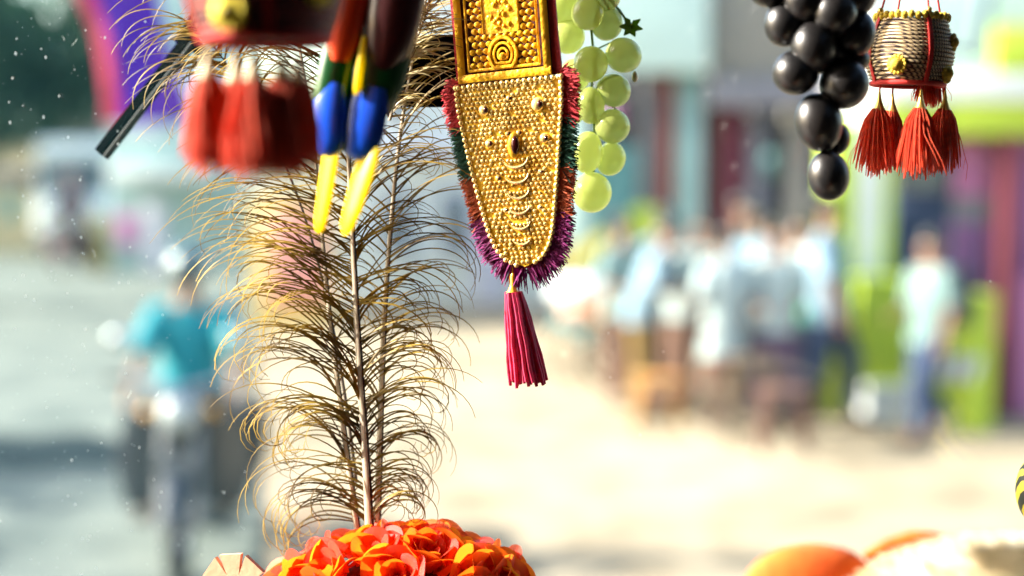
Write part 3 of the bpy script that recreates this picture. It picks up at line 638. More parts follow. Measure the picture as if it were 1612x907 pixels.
for i in range(460):
    px = rnd.uniform(-20, 1630) if i % 9 == 0 else rnd.triangular(-30, 480, 60); py = rnd.uniform(-20, 930)
    c = V(px, py, YG-.0006); r_ = (.00016+.0006*rnd.random()**5); n = 6
    e = 1+rnd.random()
    m.add([c+Vector((r_*math.cos(6.283*k/n), 0, r_*e*math.sin(6.283*k/n))) for k in range(n)]+[c+Vector((0, -r_*.6, 0))], [(k, (k+1) % n, n) for k in range(n)])
for k in range(10):
    a = V(rnd.uniform(60, 300), rnd.uniform(40, 850), YG-.0006); d = Vector((rnd.uniform(-.004, .004), 0, -.002-.004*rnd.random())); m.tube([a, a+d*.5+Vector((.0006, 0, 0)), a+d], .00009, 4)
d_ = m.build("dust_specks", DUST, wsn); tag(d_, kind='stuff')
# wiper outside the glass
wp = thing("wiper", "black wiper arm lying slantwise outside the windscreen at the top left", "wiper", V(330, 0, 1.045))
Yw = 1.045
m = MB(); m.tube([V(160, 243, Yw), V(300, 62, Yw)], [(.0035, .0062)]*2, 4, flat=(0, 1, 0)); m.build("blade", BLACKP, wp)
m = MB(); m.tube([V(165, 247, Yw-.006), V(303, 68, Yw-.006)], [(.004, .0016)]*2, 4, flat=(0, 1, 0)); m.build("rubber", RUB, wp)
m = MB(); m.tube([V(284, 72, Yw+.004), V(318, 30, Yw+.006), V(420, -120, Yw+.01), V(460, -200, Yw+.0)], [(.004, .007), (.004, .009), (.004, .008), (.006, .008)], 6, flat=(0, 1, 0)); m.build("arm", BLACKP, wp)
m = MB(); m.tube([V(300, 62, Yw), V(330, 95, Yw)], [.006, .004], 6); m.build("clip", BLACKP, wp)
m = MB(); m.tube([V(275, 92, Yw-.001), V(281, 97, Yw-.001)], [(.006, .0045)]*2, 4, flat=(0, 1, 0)); m.build("end_clip", BLACKP, wp)
# rear-view mirror behind the gold ornament
fm = Fr(742, 112, .962); mr_ = thing("rear_view_mirror", "black rear-view mirror mostly hidden behind the gold ornament", "mirror", fm(0, 0))
m = MB(); m.box(fm(0, 0), (236*fm.u, 26*fm.u, 112*fm.u), ch=24*fm.u); m.build("housing", BLACKP, mr_)
m = MB(); m.tube([fm(20, -40, 8), fm(10, -300, 20), V(760, -620, .985)], [.006, .006, .007], 8); m.build("stem", BLACKP, mr_)

# ------------------------------------------------------------------ ornaments
def up_cord(p, par, mt=STRING, r=.0009):
    m = MB(); m.tube([p, Vector((p.x, p.y, ROOFZ-.0))], r, 6); return m.build("cord", mt, par)
def tassel(fr, a, b, c, par, cm, sm, cap=(7, 38), length=95, r1=30, n=56, seed=0, sw=1.5, cs=None):
    rnd = random.Random(seed); u = fr.u
    cw, ch = cap
    m = MB(); m.lathe([(1.6*u, 0), (2.2*u, -.2*ch*u), (cw*.55*u, -.55*ch*u), (cw*u, -.85*ch*u), (cw*1.35*u, -1.0*ch*u), (cw*1.1*u, -1.04*ch*u)], fr(a, b, c), 14)
    cp = m.build("tassel_cap", cm, par)
    m = MB()
    for i in range(n):
        q = i*2.399; rr = math.sqrt((i+.5)/n); r0 = cw*1.15*rr; rb = r1*rr*rnd.uniform(.85, 1.08); L_ = length*rnd.uniform(.86, 1.06)*(1.04-.16*rr*rr); jx = rnd.uniform(-2, 2)
        pts = []
        for k in range(6):
            t = k/5; rad = r0+(rb-r0)*(t**.5)
            pts.append(fr(a+rad*math.cos(q+.15*t)+jx*t*t, b+ch*.94+L_*t, c+rad*math.sin(q+.15*t)))
        m.tube(pts, [sw*u, sw*u, sw*1.05*u, sw*u, sw*.9*u, sw*.55*u], 4)
    for i in range(9):      # stray threads
        q = rnd.uniform(0, 6.28); r2 = r1*rnd.uniform(.9, 1.3); L_ = length*rnd.uniform(.8, 1.12)
        m.tube([fr(a+cw*math.cos(q), b+ch, c+cw*math.sin(q)), fr(a+r2*.7*math.cos(q), b+ch+L_*.45, c+r2*.7*math.sin(q)), fr(a+r2*math.cos(q+.3), b+ch+L_*.8, c+r2*math.sin(q)), fr(a+r2*1.02*math.cos(q+.5), b+ch+L_, c+r2*math.sin(q))], [.7*u, .6*u, .5*u, .35*u], 3)
    return m.build("tassel_skirt", sm, par)

# --- gold elephant forehead ornament
YN = .92
fn = Fr(800, 128, YN, 1.02, -5, -20)
nt_ = thing("forehead_ornament", "gold beaded elephant forehead ornament with coloured yarn fringe and magenta tassel", "ornament", fn(0, 0))
def shape(t):   # half widths of the beaded plate along its length (t in px below the seam)
    P = [(0, 86), (40, 84), (80, 78), (140, 69), (190, 60), (230, 52), (255, 43), (272, 30), (283, 10), (285, 0)]
    for (a, b), (c, d) in zip(P, P[1:]):
        if t <= c: return b+(d-b)*(t-a)/(c-a)
    return 0
cxl = lambda t: -.012*t + .00008*t*t   # gentle bend
out = [(cxl(t)-shape(t), t) for t in range(0, 286, 8)]+[(cxl(285), 285)]+[(cxl(t)+shape(t), t) for t in range(280, -1, -8)]
m = MB(); m.slab([(a*1.03, b*1.01) for a, b in out], fn, 2, 8); m.build("backing", REDC, nt_)
m = MB(); m.slab([(a*.97, b) for a, b in out], fn, -1.5, 1.8); m.build("gold_plate", GOLD, nt_)
rnd = random.Random(3); domes = [(-42, 40, 9), (46, 40, 11), (0, 26, 5), (-38, 92, 7), (52, 92, 8), (-28, 146, 5), (42, 142, 5), (-20, 196, 4.5), (36, 196, 4.5), (-6, 80, 5), (12, 80, 5)]
cres = [(0, 118+k*24.5, 20-1.2*k) for k in range(6)]
m = MB(); row = 0; t = 8
while t < 283:
    hw = shape(t)-7; n = int(hw*2/7.6)
    for i in range(n+1):
        a = cxl(t)-hw+2*hw*(i/max(n, 1))+rnd.uniform(-.5, .5)+(1.8 if row % 2 else -1.8)
        if abs(a-cxl(t)) > hw+1: continue
        if any((a-x)**2+(t-y)**2 < (r+1.5)**2 for x, y, r in domes): continue
        if any((a-x)**2+(t-y)**2 < (r-1)**2 and t > y-3 for x, y, r in cres) and rnd.random() < .75: continue
        if (a-3)**2/150+(t-98)**2/500 < 1: continue
        
        if rnd.random() < .03: continue
        r_ = 3.5*fn.u*rnd.uniform(.78, 1.1); m.ell(fn(a+rnd.gauss(0, .45), t+rnd.gauss(0, .45), -2.4+rnd.uniform(-.6, .8)), (r_, r_*.85, r_), 7, 5)
    t += 6.9; row += 1
tag(m.build("small_beads", GOLDB, nt_), kind='stuff')
bd = MB(); bd.ell((0, 0, 0), 4.3*fn.u, 10, 7); proto = None
def inst(proto, loc, par):
    o = proto.copy(); COL.objects.link(o); o.parent = par; o.location = loc-par.location; return o
edgep = []
for sgn in (-1, 1):
    acc = 0; last = None
    for t in [q*.5 for q in range(4, 566)]:
        p = (cxl(t)+sgn*shape(t), t)
        if last is None or math.hypot(p[0]-last[0], p[1]-last[1]) >= 8.7: edgep.append(p); last = p
for k in range(19): edgep.append((-82+164*k/18, 2))
for a, b in edgep:
    if proto is None: proto = bd.build("edge_bead", GOLDB, nt_, local=True); proto.location = fn(a, b, -3)-nt_.location
    else: inst(proto, fn(a, b, -3), nt_)
DKINSET = mat("dark_red_inset", (.05, .008, .01), .1); 
for x, y, r in domes:
    m = MB(); m.ell(fn(x, y, -2), (r*fn.u, r*.8*fn.u, r*fn.u), 14, 9); dm_ = m.build("dome_stud", GOLDB, nt_)
    m = MB(); m.ell(fn(x+r*.42, y, -2-r*.42), (r*.5*fn.u, r*.42*fn.u, r*.55*fn.u), 10, 7); m.build("dark_inset", DKINSET, dm_)  # dark lobe on each dome's right builds in its shaded side
m = MB(); m.ell(fn(3, 98, -3), (11*fn.u, 6*fn.u, 21*fn.u), 16, 10); js = m.build("pendant_stud", GOLD, nt_)
m = MB(); m.ell(fn(6, 98, -8), (6.5*fn.u, 4*fn.u, 14*fn.u), 14, 9); m.build("dark_inset", DKINSET, js)
PALEG = mat("pale_gold", (1.0, .80, .38), .25, .8)
for x, y, r in cres:
    m = MB(); pts = [fn(x+3+r*math.cos(q), y+r*.72*math.sin(q), -5) for q in [R(k*15) for k in range(0, 13)]]
    m.tube(pts, [(.6+2.0*math.sin(math.pi*k/12))*fn.u for k in range(13)], 7); cr_ = m.build("crescent", PALEG, nt_)
    m = MB()
    for k in range(5): m.ell(fn(x+3+(k-2)*6.2, y+2+2.5*math.cos((k-2)*.6), -4), 3.0*fn.u, 8, 6)
    m.build("crescent_beads", GOLDB, cr_)
# upper stamped panel
fp = Fr(800, 128, YN, 1.02, -4.5, -20)
PX0, PX1 = -80, 72
m = MB(); m.slab([(-86, -3), (86, -3), (84, -60), (80, -420), (-88, -420)], fp, 3, 8); m.build("strap", REDC, nt_)
m = MB(); m.slab([(PX0, -6), (PX1, -6), (PX1, -415), (PX0, -415)], fp, -.5, 2.6); pb = m.build("panel_base", DARKRED, nt_)
def strip(a0, b0, a1, b1, wd, mt=GOLDD, nm="frame_bar", d=-3.5):
    m = MB(); m.tube([fp(a0, b0, d), fp(a1, b1, d)], [(wd*.6*fp.u, wd*fp.u)]*2, 6, flat=(0, 1, 0)); return m.build(nm, mt, pb)
strip(PX0+6, -3, PX0+6, -415, 6.5); strip(PX1-6, -3, PX1-6, -415, 6.5); strip(PX0+.5, -9.5, PX1-.5, -9.5, 7, d=-4)
strip(PX0+19, -22, PX0+19, -415, 2.2); strip(PX1-18, -22, PX1-18, -415, 2.2); strip(PX0+18, -21, PX1-17, -21, 2.4)
m = MB()
for j in range(33):
    for i in range(10):
        a = PX0+26+i*11.4+(0 if j % 2 == 0 else 5.7); b = -28-j*10.4
        if a > PX1-22: continue
        if b < -72 and -33 < a < 25: continue
        if abs(a+4)/23+abs(b+42)/28 < 1: continue
        m.ell(fp(a, b, -1.5), (5.5*fp.u, 1.6*fp.u, 5.0*fp.u), 8, 5)
        m.tube([fp(a-5.7, b, -.8), fp(a+5.7, b, -.8)], 1.3*fp.u, 4)
tag(m.build("lattice_studs", GOLDD, pb), kind='stuff')
for s in (0, 1): strip(-33+58*s, -76, -33+58*s, -415, 2.0, nm="niche_bar")
m = MB(); m.slab([(-31, -74), (23, -74), (23, -415), (-31, -415)], fp, -3, -.5); m.build("niche_plate", GOLDD, pb)
m = MB(); rnd = random.Random(8)
for k in range(150):
    b = -82-k*2.2; w_ = 20*(.65+.35*math.sin(b*.11)); a = -4+rnd.uniform(-w_, w_); m.ell(fp(a, b, -3.2), (rnd.uniform(2.5, 6)*fp.u, 2.6*fp.u, rnd.uniform(2.5, 6)*fp.u), 8, 5)
tag(m.build("stamped_relief", GOLDD, pb), kind='stuff')
for rr, wd in ((1.0, 3.0), (.68, 2.2), (.36, 2.0)):
    m = MB(); pts = [fp(-4+22*rr*math.sin(q)*(1 if abs(math.cos(q)) < 2 else 1), -41-(26*rr*max(math.cos(q), -.72)), -4) for q in [R(k*20) for k in range(19)]]
    m.tube(pts, wd*fp.u, 6); m.build("arch_ring", GOLDD, pb)
m = MB(); m.ell(fp(-4, -38, -4), (6*fp.u, 4*fp.u, 6*fp.u), 10, 7); m.build("arch_boss", GOLDD, pb)
m = MB(); pt = fp(-2, -418, 5); m.tube([pt, Vector((pt.x, pt.y, ROOFZ))], [(.001, .012)]*2, 6, flat=(0, 1, 0)); m.build("hanging_tape", REDC, nt_)
# yarn fringe in blocks of colour
def yarn(n, c): return mat("yarn_%s_%d" % (n, c[2]*1000), c, .8, 0, tuple(q*.5 for q in c), 300, sheen=.4, trans=.38)
FRM = [("red", (.72, .03, .05), -8, 62), ("green", (.0, .10, .055), 62, 136), ("orange", (.70, .13, .03), 136, 205), ("magenta", (.34, .008, .20), 205, 286)]
for sgn in (-1, 1):
    for nm, c, t0, t1 in FRM:
        m = MB(); rnd = random.Random(int(t0+sgn*10+500)); N = 520
        for i in range(N):
            t = t0+(t1-t0)*(i+rnd.random())/N; tt = max(t, 0); hw = shape(min(tt, 284)); a0 = cxl(tt)+sgn*(hw-3)
            d1 = (shape(min(tt+6, 284.5))-shape(max(tt-6, 0)))/12*sgn; nx, ny = sgn*1.0, -d1*sgn; l_ = math.hypot(nx, ny); nx /= l_; ny /= l_
            if nm == "magenta": ny = abs(ny)+.15*max(0, (t-205)/80)
            L_ = rnd.uniform(16, 32)*(1 if t > 0 else .8)*(1.0 if t < 200 else 1.1); sw_ = rnd.gauss(0, .36); z0 = rnd.uniform(-3, 9)
            e = (nx*math.cos(sw_)-ny*math.sin(sw_), nx*math.sin(sw_)+ny*math.cos(sw_))
            pts = [fn(a0, min(t, 285), 3+z0*.3), fn(a0+e[0]*L_*.55, min(t, 285)+e[1]*L_*.55, 3+z0), fn(a0+e[0]*L_, min(t, 285)+e[1]*L_+L_*.12, 3+z0*1.2+rnd.uniform(-3, 3))]
            m.tube(pts, [1.2*fn.u, 1.3*fn.u, .7*fn.u], 3)
        m.build("fringe", yarn(nm, c), nt_)
# tassel under the ornament
ft = Fr(806, 425, YN, 1, -1); MAG = yarn("magenta", (.72, .008, .12))
m = MB(); m.tube([ft(0, -14, 3), ft(1, 8, 0)], 1.6*ft.u, 6); m.build("tassel_cord", GOLD, nt_)
m = MB(); m.lathe([(2*ft.u, 0), (4.5*ft.u, -5*ft.u), (4*ft.u, -18*ft.u), (7*ft.u, -26*ft.u), (11*ft.u, -32*ft.u), (9*ft.u, -35*ft.u)], ft(1, 5), 16); m.build("tassel_cap", GOLD, nt_)
m = MB(); rnd = random.Random(4)
for i in range(46):
    q = i*2.399; rr = math.sqrt((i+.5)/46); L_ = 146*rnd.uniform(.94, 1.03); jx = rnd.uniform(-2, 2)
    pts = [ft(2+(12*rr+20*rr*(k/7)**.8)*math.cos(q)+19*(k/7)*1.0+jx*(k/7)+.7*math.sin(k*2+i), 35+L_*k/7, (12*rr+20*rr*(k/7)**.8)*math.sin(q)) for k in range(8)]
    m.tube(pts, [3.3*ft.u]*7+[2.6*ft.u], 6)
m.build("tassel_strands", MAG, nt_)

# --- woven pots with tassels
def pot(px, py, Y, k, label, wm, rimm, strapm, tassels, sm, cm, seed, roll=0, flowers=((-32, 24, 17), (46, 34, 17), (56, -14, 15)), flm=None, aboveY=None):
    fr = Fr(px, py, Y, k, roll); u = fr.u
    t = thing("woven_pot", label, "ornament", fr(0, 0), group="woven hanging pots with tassels")
    prof = [(-50, 52), (-40, 55), (-25, 60), (-5, 65), (8, 66), (20, 64), (35, 59), (48, 54)]
    def rad(b):
        for (a, r0), (c, r1) in zip(prof, prof[1:]):
            if b <= c: return r0+(r1-r0)*(b-a)/(c-a)
        return prof[-1][1]
    m = MB(); m.lathe([(rad(b)*.965*u, -b*u) for b in (-48, -30, -10, 8, 25, 40, 49)], fr(0, 0), 28); m.build("lining", DARKRED, t)
    m = MB(); nrow = 17
    for j in range(nrow):
        b = -46+j*(94/(nrow-1)); r = rad(b)
        m.tube([fr(r*math.cos(q), b+.8*math.sin(q*3+j), r*math.sin(q)) for q in [6.2832*i/40 for i in range(41)]], 2.75*u, 6)
    m.build("woven_rows", wm, t)
    m = MB()
    for i in range(34):
        q = 6.2832*i/34; m.ell(fr(54*math.cos(q), -53+1.5*(i % 2), 54*math.sin(q)), (5.6*u, 4.5*u, 6.5*u), 8, 6)
    m.build("crochet_rim", rimm, t)
    m = MB(); m.tube([fr(55*math.cos(q), 50, 55*math.sin(q)) for q in [6.2832*i/32 for i in range(33)]], 4*u, 8); m.build("bottom_ring", strapm, t)
    for q in (R(-78), R(20), R(100), R(195)):
        m = MB(); m.tube([fr((rad(b)+3)*math.cos(q), b, (rad(b)+3)*math.sin(q)) for b in range(-54, 52, 8)], [(2.0*u, 4.2*u)]*14, 6, flat=(math.cos(q), math.sin(q), 0)); m.build("strap", strapm, t)
        p0 = fr(54*math.cos(q), -56, 54*math.sin(q)); kn = fr(8*math.cos(q), -230, 8*math.sin(q))
        m = MB(); m.tube([p0, kn], 1.6*u, 6); m.build("hanger_string", strapm, t)
        m = MB(); m.ell(p0+Vector((0, 0, 4*u)), 5*u, 10, 7); m.build("hanger_bead", cm, t)
    p = fr(0, -228, 0); up_cord(p, t, strapm, 2*u)
    for i, (x, y, r) in enumerate(flowers):
        rr = rad(y); xx = max(-rr*.95, min(rr*.95, x)); dz = -math.sqrt(max(rr*rr-xx*xx, 4)); nrm = Vector((xx, dz, 0)).normalized(); tg = Vector((-nrm.y, nrm.x, 0))
        m = MB()
        for w_ in range(14):
            q = 6.2832*w_/14; c = fr(xx+nrm.x*3, y, dz+nrm.y*3)+(tg*math.cos(q)+Vector((0, 0, 1))*math.sin(q))*r*.72*u; m.ell(c, (3.6*u, 3.6*u, 3.8*u), 7, 5)
        m.ell(fr(xx+nrm.x*3.5, y, dz+nrm.y*3.5), (r*.62*u, r*.62*u, r*.62*u) if False else (abs(tg.x)*r*.6*u+3*u, abs(tg.y)*r*.6*u+3*u, r*.6*u), 12, 8); fl = m.build("rosette", flm or rimm, t)
        m = MB(); m.ell(fr(xx+nrm.x*9, y, dz+nrm.y*9), 2.6*u, 8, 6); m.build("rosette_knot", cm, fl)
    for i, (a, b, c, L_, r1) in enumerate(tassels):
        m = MB(); m.tube([fr(a*.98, 50, c), fr(a, b+1, c)], 1.4*u, 6); m.build("tassel_cord", strapm, t)
        tassel(fr, a, b, c, t, cm, sm, (7.5, 30), L_, r1, 125, seed+i, 1.15)
    return t
RED_T = yarn("scarlet", (.86, .085, .015)); YCR = mat("yellow_crochet", (.72, .52, .05), .8, 0, (.5, .34, .03), 200, .4, 500)
WEAVE = rope_mat("twisted_gold_cord", (.62, .48, .28), (.03, .012, .02), 210)
pot(1432, 82, .92, 1, "small woven gold pot with orange-red tassels hanging at the right", WEAVE, YCR, mat("red_cord", (.55, .025, .02), .75), 
    [(-47, 62, -14, 100, 34), (-14, 62, 34, 92, 26), (8, 60, -46, 104, 37), (58, 58, -4, 98, 32), (46, -8, 40, 60, 24)], RED_T, mat("antique_gold_cap", (.75, .48, .12), .35, .8), 11, roll=2)
WEAVE2 = rope_mat("twisted_maroon_cord", (.26, .04, .025), (.03, .004, .007), 120); RED2 = yarn("deep_red", (.80, .085, .012))
CAPW = mat("cream_tassel_cap", (.46, .36, .18), .5)
pot(418, -28, .66, 1.78, "large maroon woven pot with thick red tassels close to the lens at top left", WEAVE2, YCR, mat("red_cord_deep", (.5, .015, .012), .75),
    [(-50, 54, -8, 80, 25), (-34, 55, 34, 76, 22), (-6, 57, -36, 82, 27), (16, 56, -14, 82, 26), (24, 56, 26, 76, 20)], RED2, CAPW, 31, flowers=((-20, 31, 19), (50, 10, 18)), flm=mat("bright_yellow_rosette", (.80, .66, .04), .7))

# --- parrot ornament: wings and tail hang into view
YP = .80; fq = Fr(560, 120, YP)
pr = thing("parrot_ornament", "hanging parrot ornament with glossy red green and blue wings and two yellow tail feathers", "ornament", fq(20, -300))
PR = mat("parrot_red", (.62, .05, .006), .35, coat=.3); PR_SHADED = mat("parrot_shaded_red", (.045, .004, .006), .35, coat=.3); PGN = mat("parrot_green", (.0, .075, .012), .35, coat=.3); PB = mat("parrot_blue", (.006, .09, .75), .3, coat=.3); PY = mat("parrot_yellow", (1.0, .78, .0), .4, trans=.5, tcol=(1, .85, 0))
def blade(pts, wd, th, mt, nm, par=pr, d=0, n=12, fl=(0, 1, 0)):
    m = MB(); k = len(pts); m.tube([fq(a, b, d+q[2] if False else d) for (a, b) in pts], [(th[i]*fq.u, wd[i]*fq.u) for i in range(k)], n, flat=fl); return m.build(nm, mt, par, smooth=60)
m = MB(); m.ell(fq(38, -300, 22), (66*fq.u, 60*fq.u, 150*fq.u), 22, 14); m.build("body", PR, pr)
m = MB(); m.ell(fq(50, -470, 10), (50*fq.u, 52*fq.u, 52*fq.u), 20, 12); hd = m.build("head", PR, pr)
m = MB(); m.tube([fq(10, -480, 0), fq(-22, -470, -4), fq(-34, -440, -4)], [20*fq.u, 14*fq.u, 3*fq.u], 10); m.build("beak", BLACKP, hd)
m = MB(); m.ell(fq(30, -488, -38), 8*fq.u, 10, 8); m.build("eye", EYEW, hd)
blade([(10, -230), (-2, -160), (-14, -90), (-20, -52), (-24, -22)], [34, 40, 32, 26, 14], [16, 22, 20, 16, 8], PR, "wing_red", d=-6)
blade([(-8, -110), (-22, -50), (-34, 0), (-40, 38), (-44, 52)], [20, 28, 27, 27, 20], [8, 13, 14, 13, 8], PGN, "wing_green", d=2)
blade([(-34, 10), (-40, 40), (-42, 70), (-40, 100), (-38, 118), (-36, 124)], [18, 27, 29, 27, 20, 8], [8, 12, 14, 13, 10, 4], PB, "wing_blue", fl=(.25, .97, 0), d=-4)
blade([(84, -230), (72, -160), (60, -90), (50, -40), (40, -10)], [40, 46, 44, 36, 14], [20, 26, 24, 18, 8], PR_SHADED, "wing_red", d=-8)  # right wing: its shade is put into this darker red
blade([(66, -140), (52, -60), (34, 0), (22, 45), (16, 60)], [26, 42, 44, 36, 24], [10, 17, 18, 16, 9], PGN, "wing_green", d=2)
blade([(24, 15), (16, 48), (10, 80), (6, 108), (3, 122), (2, 130)], [26, 38, 38, 34, 26, 10], [9, 14, 16, 14, 10, 4], PB, "wing_blue", fl=(.3, .95, 0), d=-6)
blade([(-38, 80), (-46, 130), (-54, 180), (-62, 225), (-64, 240), (-65, 246)], [20, 22, 21, 18, 13, 5], [5, 7, 7, 6, 5, 2], PY, "tail_feather", fl=(.8, .6, 0), d=32)
blade([(25, 108), (19, 128), (8, 162), (-6, 205), (-16, 236), (-19, 248)], [22, 27, 27, 24, 18, 6], [5, 8, 8, 7, 6, 2], PY, "tail_feather", fl=(.8, .6, 0), d=-8)
blade([(16, -60), (10, -20), (4, 20), (1, 30)], [3, 6, 6, 2], [3, 5, 5, 2], PY, "flight_feather", d=-18)
up_cord(fq(50, -520, 10), pr, BLACKP)

# --- grapes
def grapes(name, label, lst, Y, mt, stemm, vine, seed, stemr=2.2):
    f0 = Fr(lst[0][0], lst[0][1], Y); t = thing(name, label, "grapes", f0(0, 0)); rnd = random.Random(seed)
    m = MB(); vp = [V(a, b, Y+.004) for a, b in vine]; m.tube(vp+[Vector((vp[-1].x, vp[-1].y, ROOFZ))], stemr*f0.u, 7); m.build("vine", stemm, t)
    for px, py, rx, ry, dz, rl in lst:
        fr = Fr(px, py, Y, 1, rl); o = fr(0, 0, dz); m = MB(); m.ell(o, (rx*fr.u, rx*fr.u, ry*fr.u), 24, 16, fr.m); gp_ = m.build("grape", mt, t, smooth=80)
        best = min(vp, key=lambda q: abs(q.z-(o.z+ry*fr.u))+abs(q.x-o.x)*.3); top = fr(0, -ry*.96, dz)
        m = MB(); m.tube([top, top.lerp(best, .5)+Vector((0, 0, 4*fr.u)), best], [1.3*fr.u, 1.2*fr.u, 1.6*fr.u], 5); m.build("stem", stemm, gp_)
    return t
def grape_mat():
    m = mat("green_grape_skin", (.56, .61, .20), .16, 0, (.48, .55, .15), 40, sss=0, trans=.42, tcol=(.78, .86, .36), coat=.6); b = m.node_tree.nodes['Principled BSDF']; b.inputs['Transmission Weight'].default_value = .45; b.inputs['IOR'].default_value = 1.36; return m
STEMG = mat("green_stem", (.16, .30, .05), .5)
gg = grapes("green_grape_bunch", "bunch of pale green grapes hanging right of the gold ornament",
       [(925, 22, 26, 26, -6, 0), (956, 36, 25, 27, 10, 10), (895, 55, 27, 28, 22, 0), (953, -6, 24, 24, 0, 0), (905, 118, 25, 27, 22, 0), (929, 102, 27, 28, -14, 8),
        (981, 87, 29, 27, -4, 20), (966, 142, 28, 26, 6, 30), (930, 166, 22, 29, 0, 0), (964, 199, 28, 27, 0, 15), (924, 240, 24, 33, -10, 5), (962, 250, 24, 27, 14, 15), (932, 303, 31, 32, 0, 0),
        (885, 10, 28, 28, 22, 0), (975, -40, 26, 27, 0, 0), (925, -55, 27, 27, -6, 0), (900, 170, 24, 26, 20, 0), (912, -30, 26, 26, 20, 0)], .978, grape_mat(), STEMG,
       [(934, 272), (936, 215), (931, 150), (934, 80), (930, 40), (940, -10), (945, -80)], 3)
fl_ = Fr(993, 42, .978)
LEAFG = mat("grape_leaf", (.16, .34, .05), .45, trans=.4, tcol=(.3, .5, .08))
for k in range(6):
    q = R(-40+k*55); m = MB(); m.tube([fl_(0, 0), fl_(9*math.cos(q), 9*math.sin(q), -3*(k % 2)), fl_(19*math.cos(q), 17*math.sin(q), -5)], [(1*fl_.u, 2*fl_.u), (1.2*fl_.u, 6*fl_.u), (.4*fl_.u, 1*fl_.u)], 6, flat=(0, 1, 0)); m.build("leaf", LEAFG, gg)
m = MB(); m.tube([fl_(0, 0, 2), fl_(-18, -26, 3), fl_(-50, -60, 6)], 2*fl_.u, 6); m.build("leaf_stalk", STEMG, gg)
m = MB(); m.ell(Fr(1000, 120, .978)(0, 0, 8), (5*fl_.u, 5*fl_.u, 9*fl_.u), 10, 7); m.build("bud", mat("pale_bud", (.75, .78, .55), .4), gg)
BGR = mat("black_grape_skin", (.006, .006, .007), .36, 0, (.012, .010, .010), 40, spec=.75)
grapes("black_grape_bunch", "bunch of glossy black grapes hanging left of the small woven pot",
       [(1304, 277, 33, 40, 0, -8), (1322, 218, 22, 26, 26, 0), (1287, 193, 37, 46, -6, -14), (1327, 133, 39, 39, -8, 0), (1251, 115, 36, 35, -4, 30), (1277, 76, 35, 41, -16, -10), (1236, 37, 32, 36, 6, 0),
        (1345, 52, 33, 38, 0, 0), (1264, 0, 34, 38, -10, 0), (1308, 22, 36, 38, -20, 0), (1344, -8, 34, 36, -6, 0), (1305, 82, 34, 34, 20, 0), (1212, -24, 34, 34, 10, 0), (1300, -50, 36, 38, -10, 0), (1350, -70, 34, 36, 0, 0), (1250, -70, 34, 36, 4, 0), (1345, 92, 30, 24, 24, 0)],
       .855, BGR, STEMG, [(1306, 238), (1300, 160), (1300, 95), (1302, 40), (1300, -20), (1302, -90)], 5)

# --- peacock feathers
BARB = mat("golden_brown_barb", (.46, .31, .045), .5, 0, (.085, .05, .013), 22, spec=.3, trans=.2, tcol=(.55, .36, .05), mixlo=.40, mixhi=.60)
QUILL = mat("ivory_quill", (.62, .54, .40), .4, 0, (.42, .34, .24), 50, trans=.2); QDARK = mat("dark_quill", (.05, .032, .022), .4)
BARBP = mat("pale_straw_barb", (.72, .62, .34), .4, 0, (.48, .38, .16), 30, trans=.3)
def curve_at(P, t):
    n = len(P)-1; i = min(int(t*n), n-1); f_ = t*n-i
    p0, p1, p2, p3 = P[max(i-1, 0)], P[i], P[i+1], P[min(i+2, n)]
    return tuple(.5*((2*p1[k])+(-p0[k]+p2[k])*f_+(2*p0[k]-5*p1[k]+4*p2[k]-p3[k])*f_*f_+(-p0[k]+3*p1[k]-3*p2[k]+p3[k])*f_**3) for k in range(2))
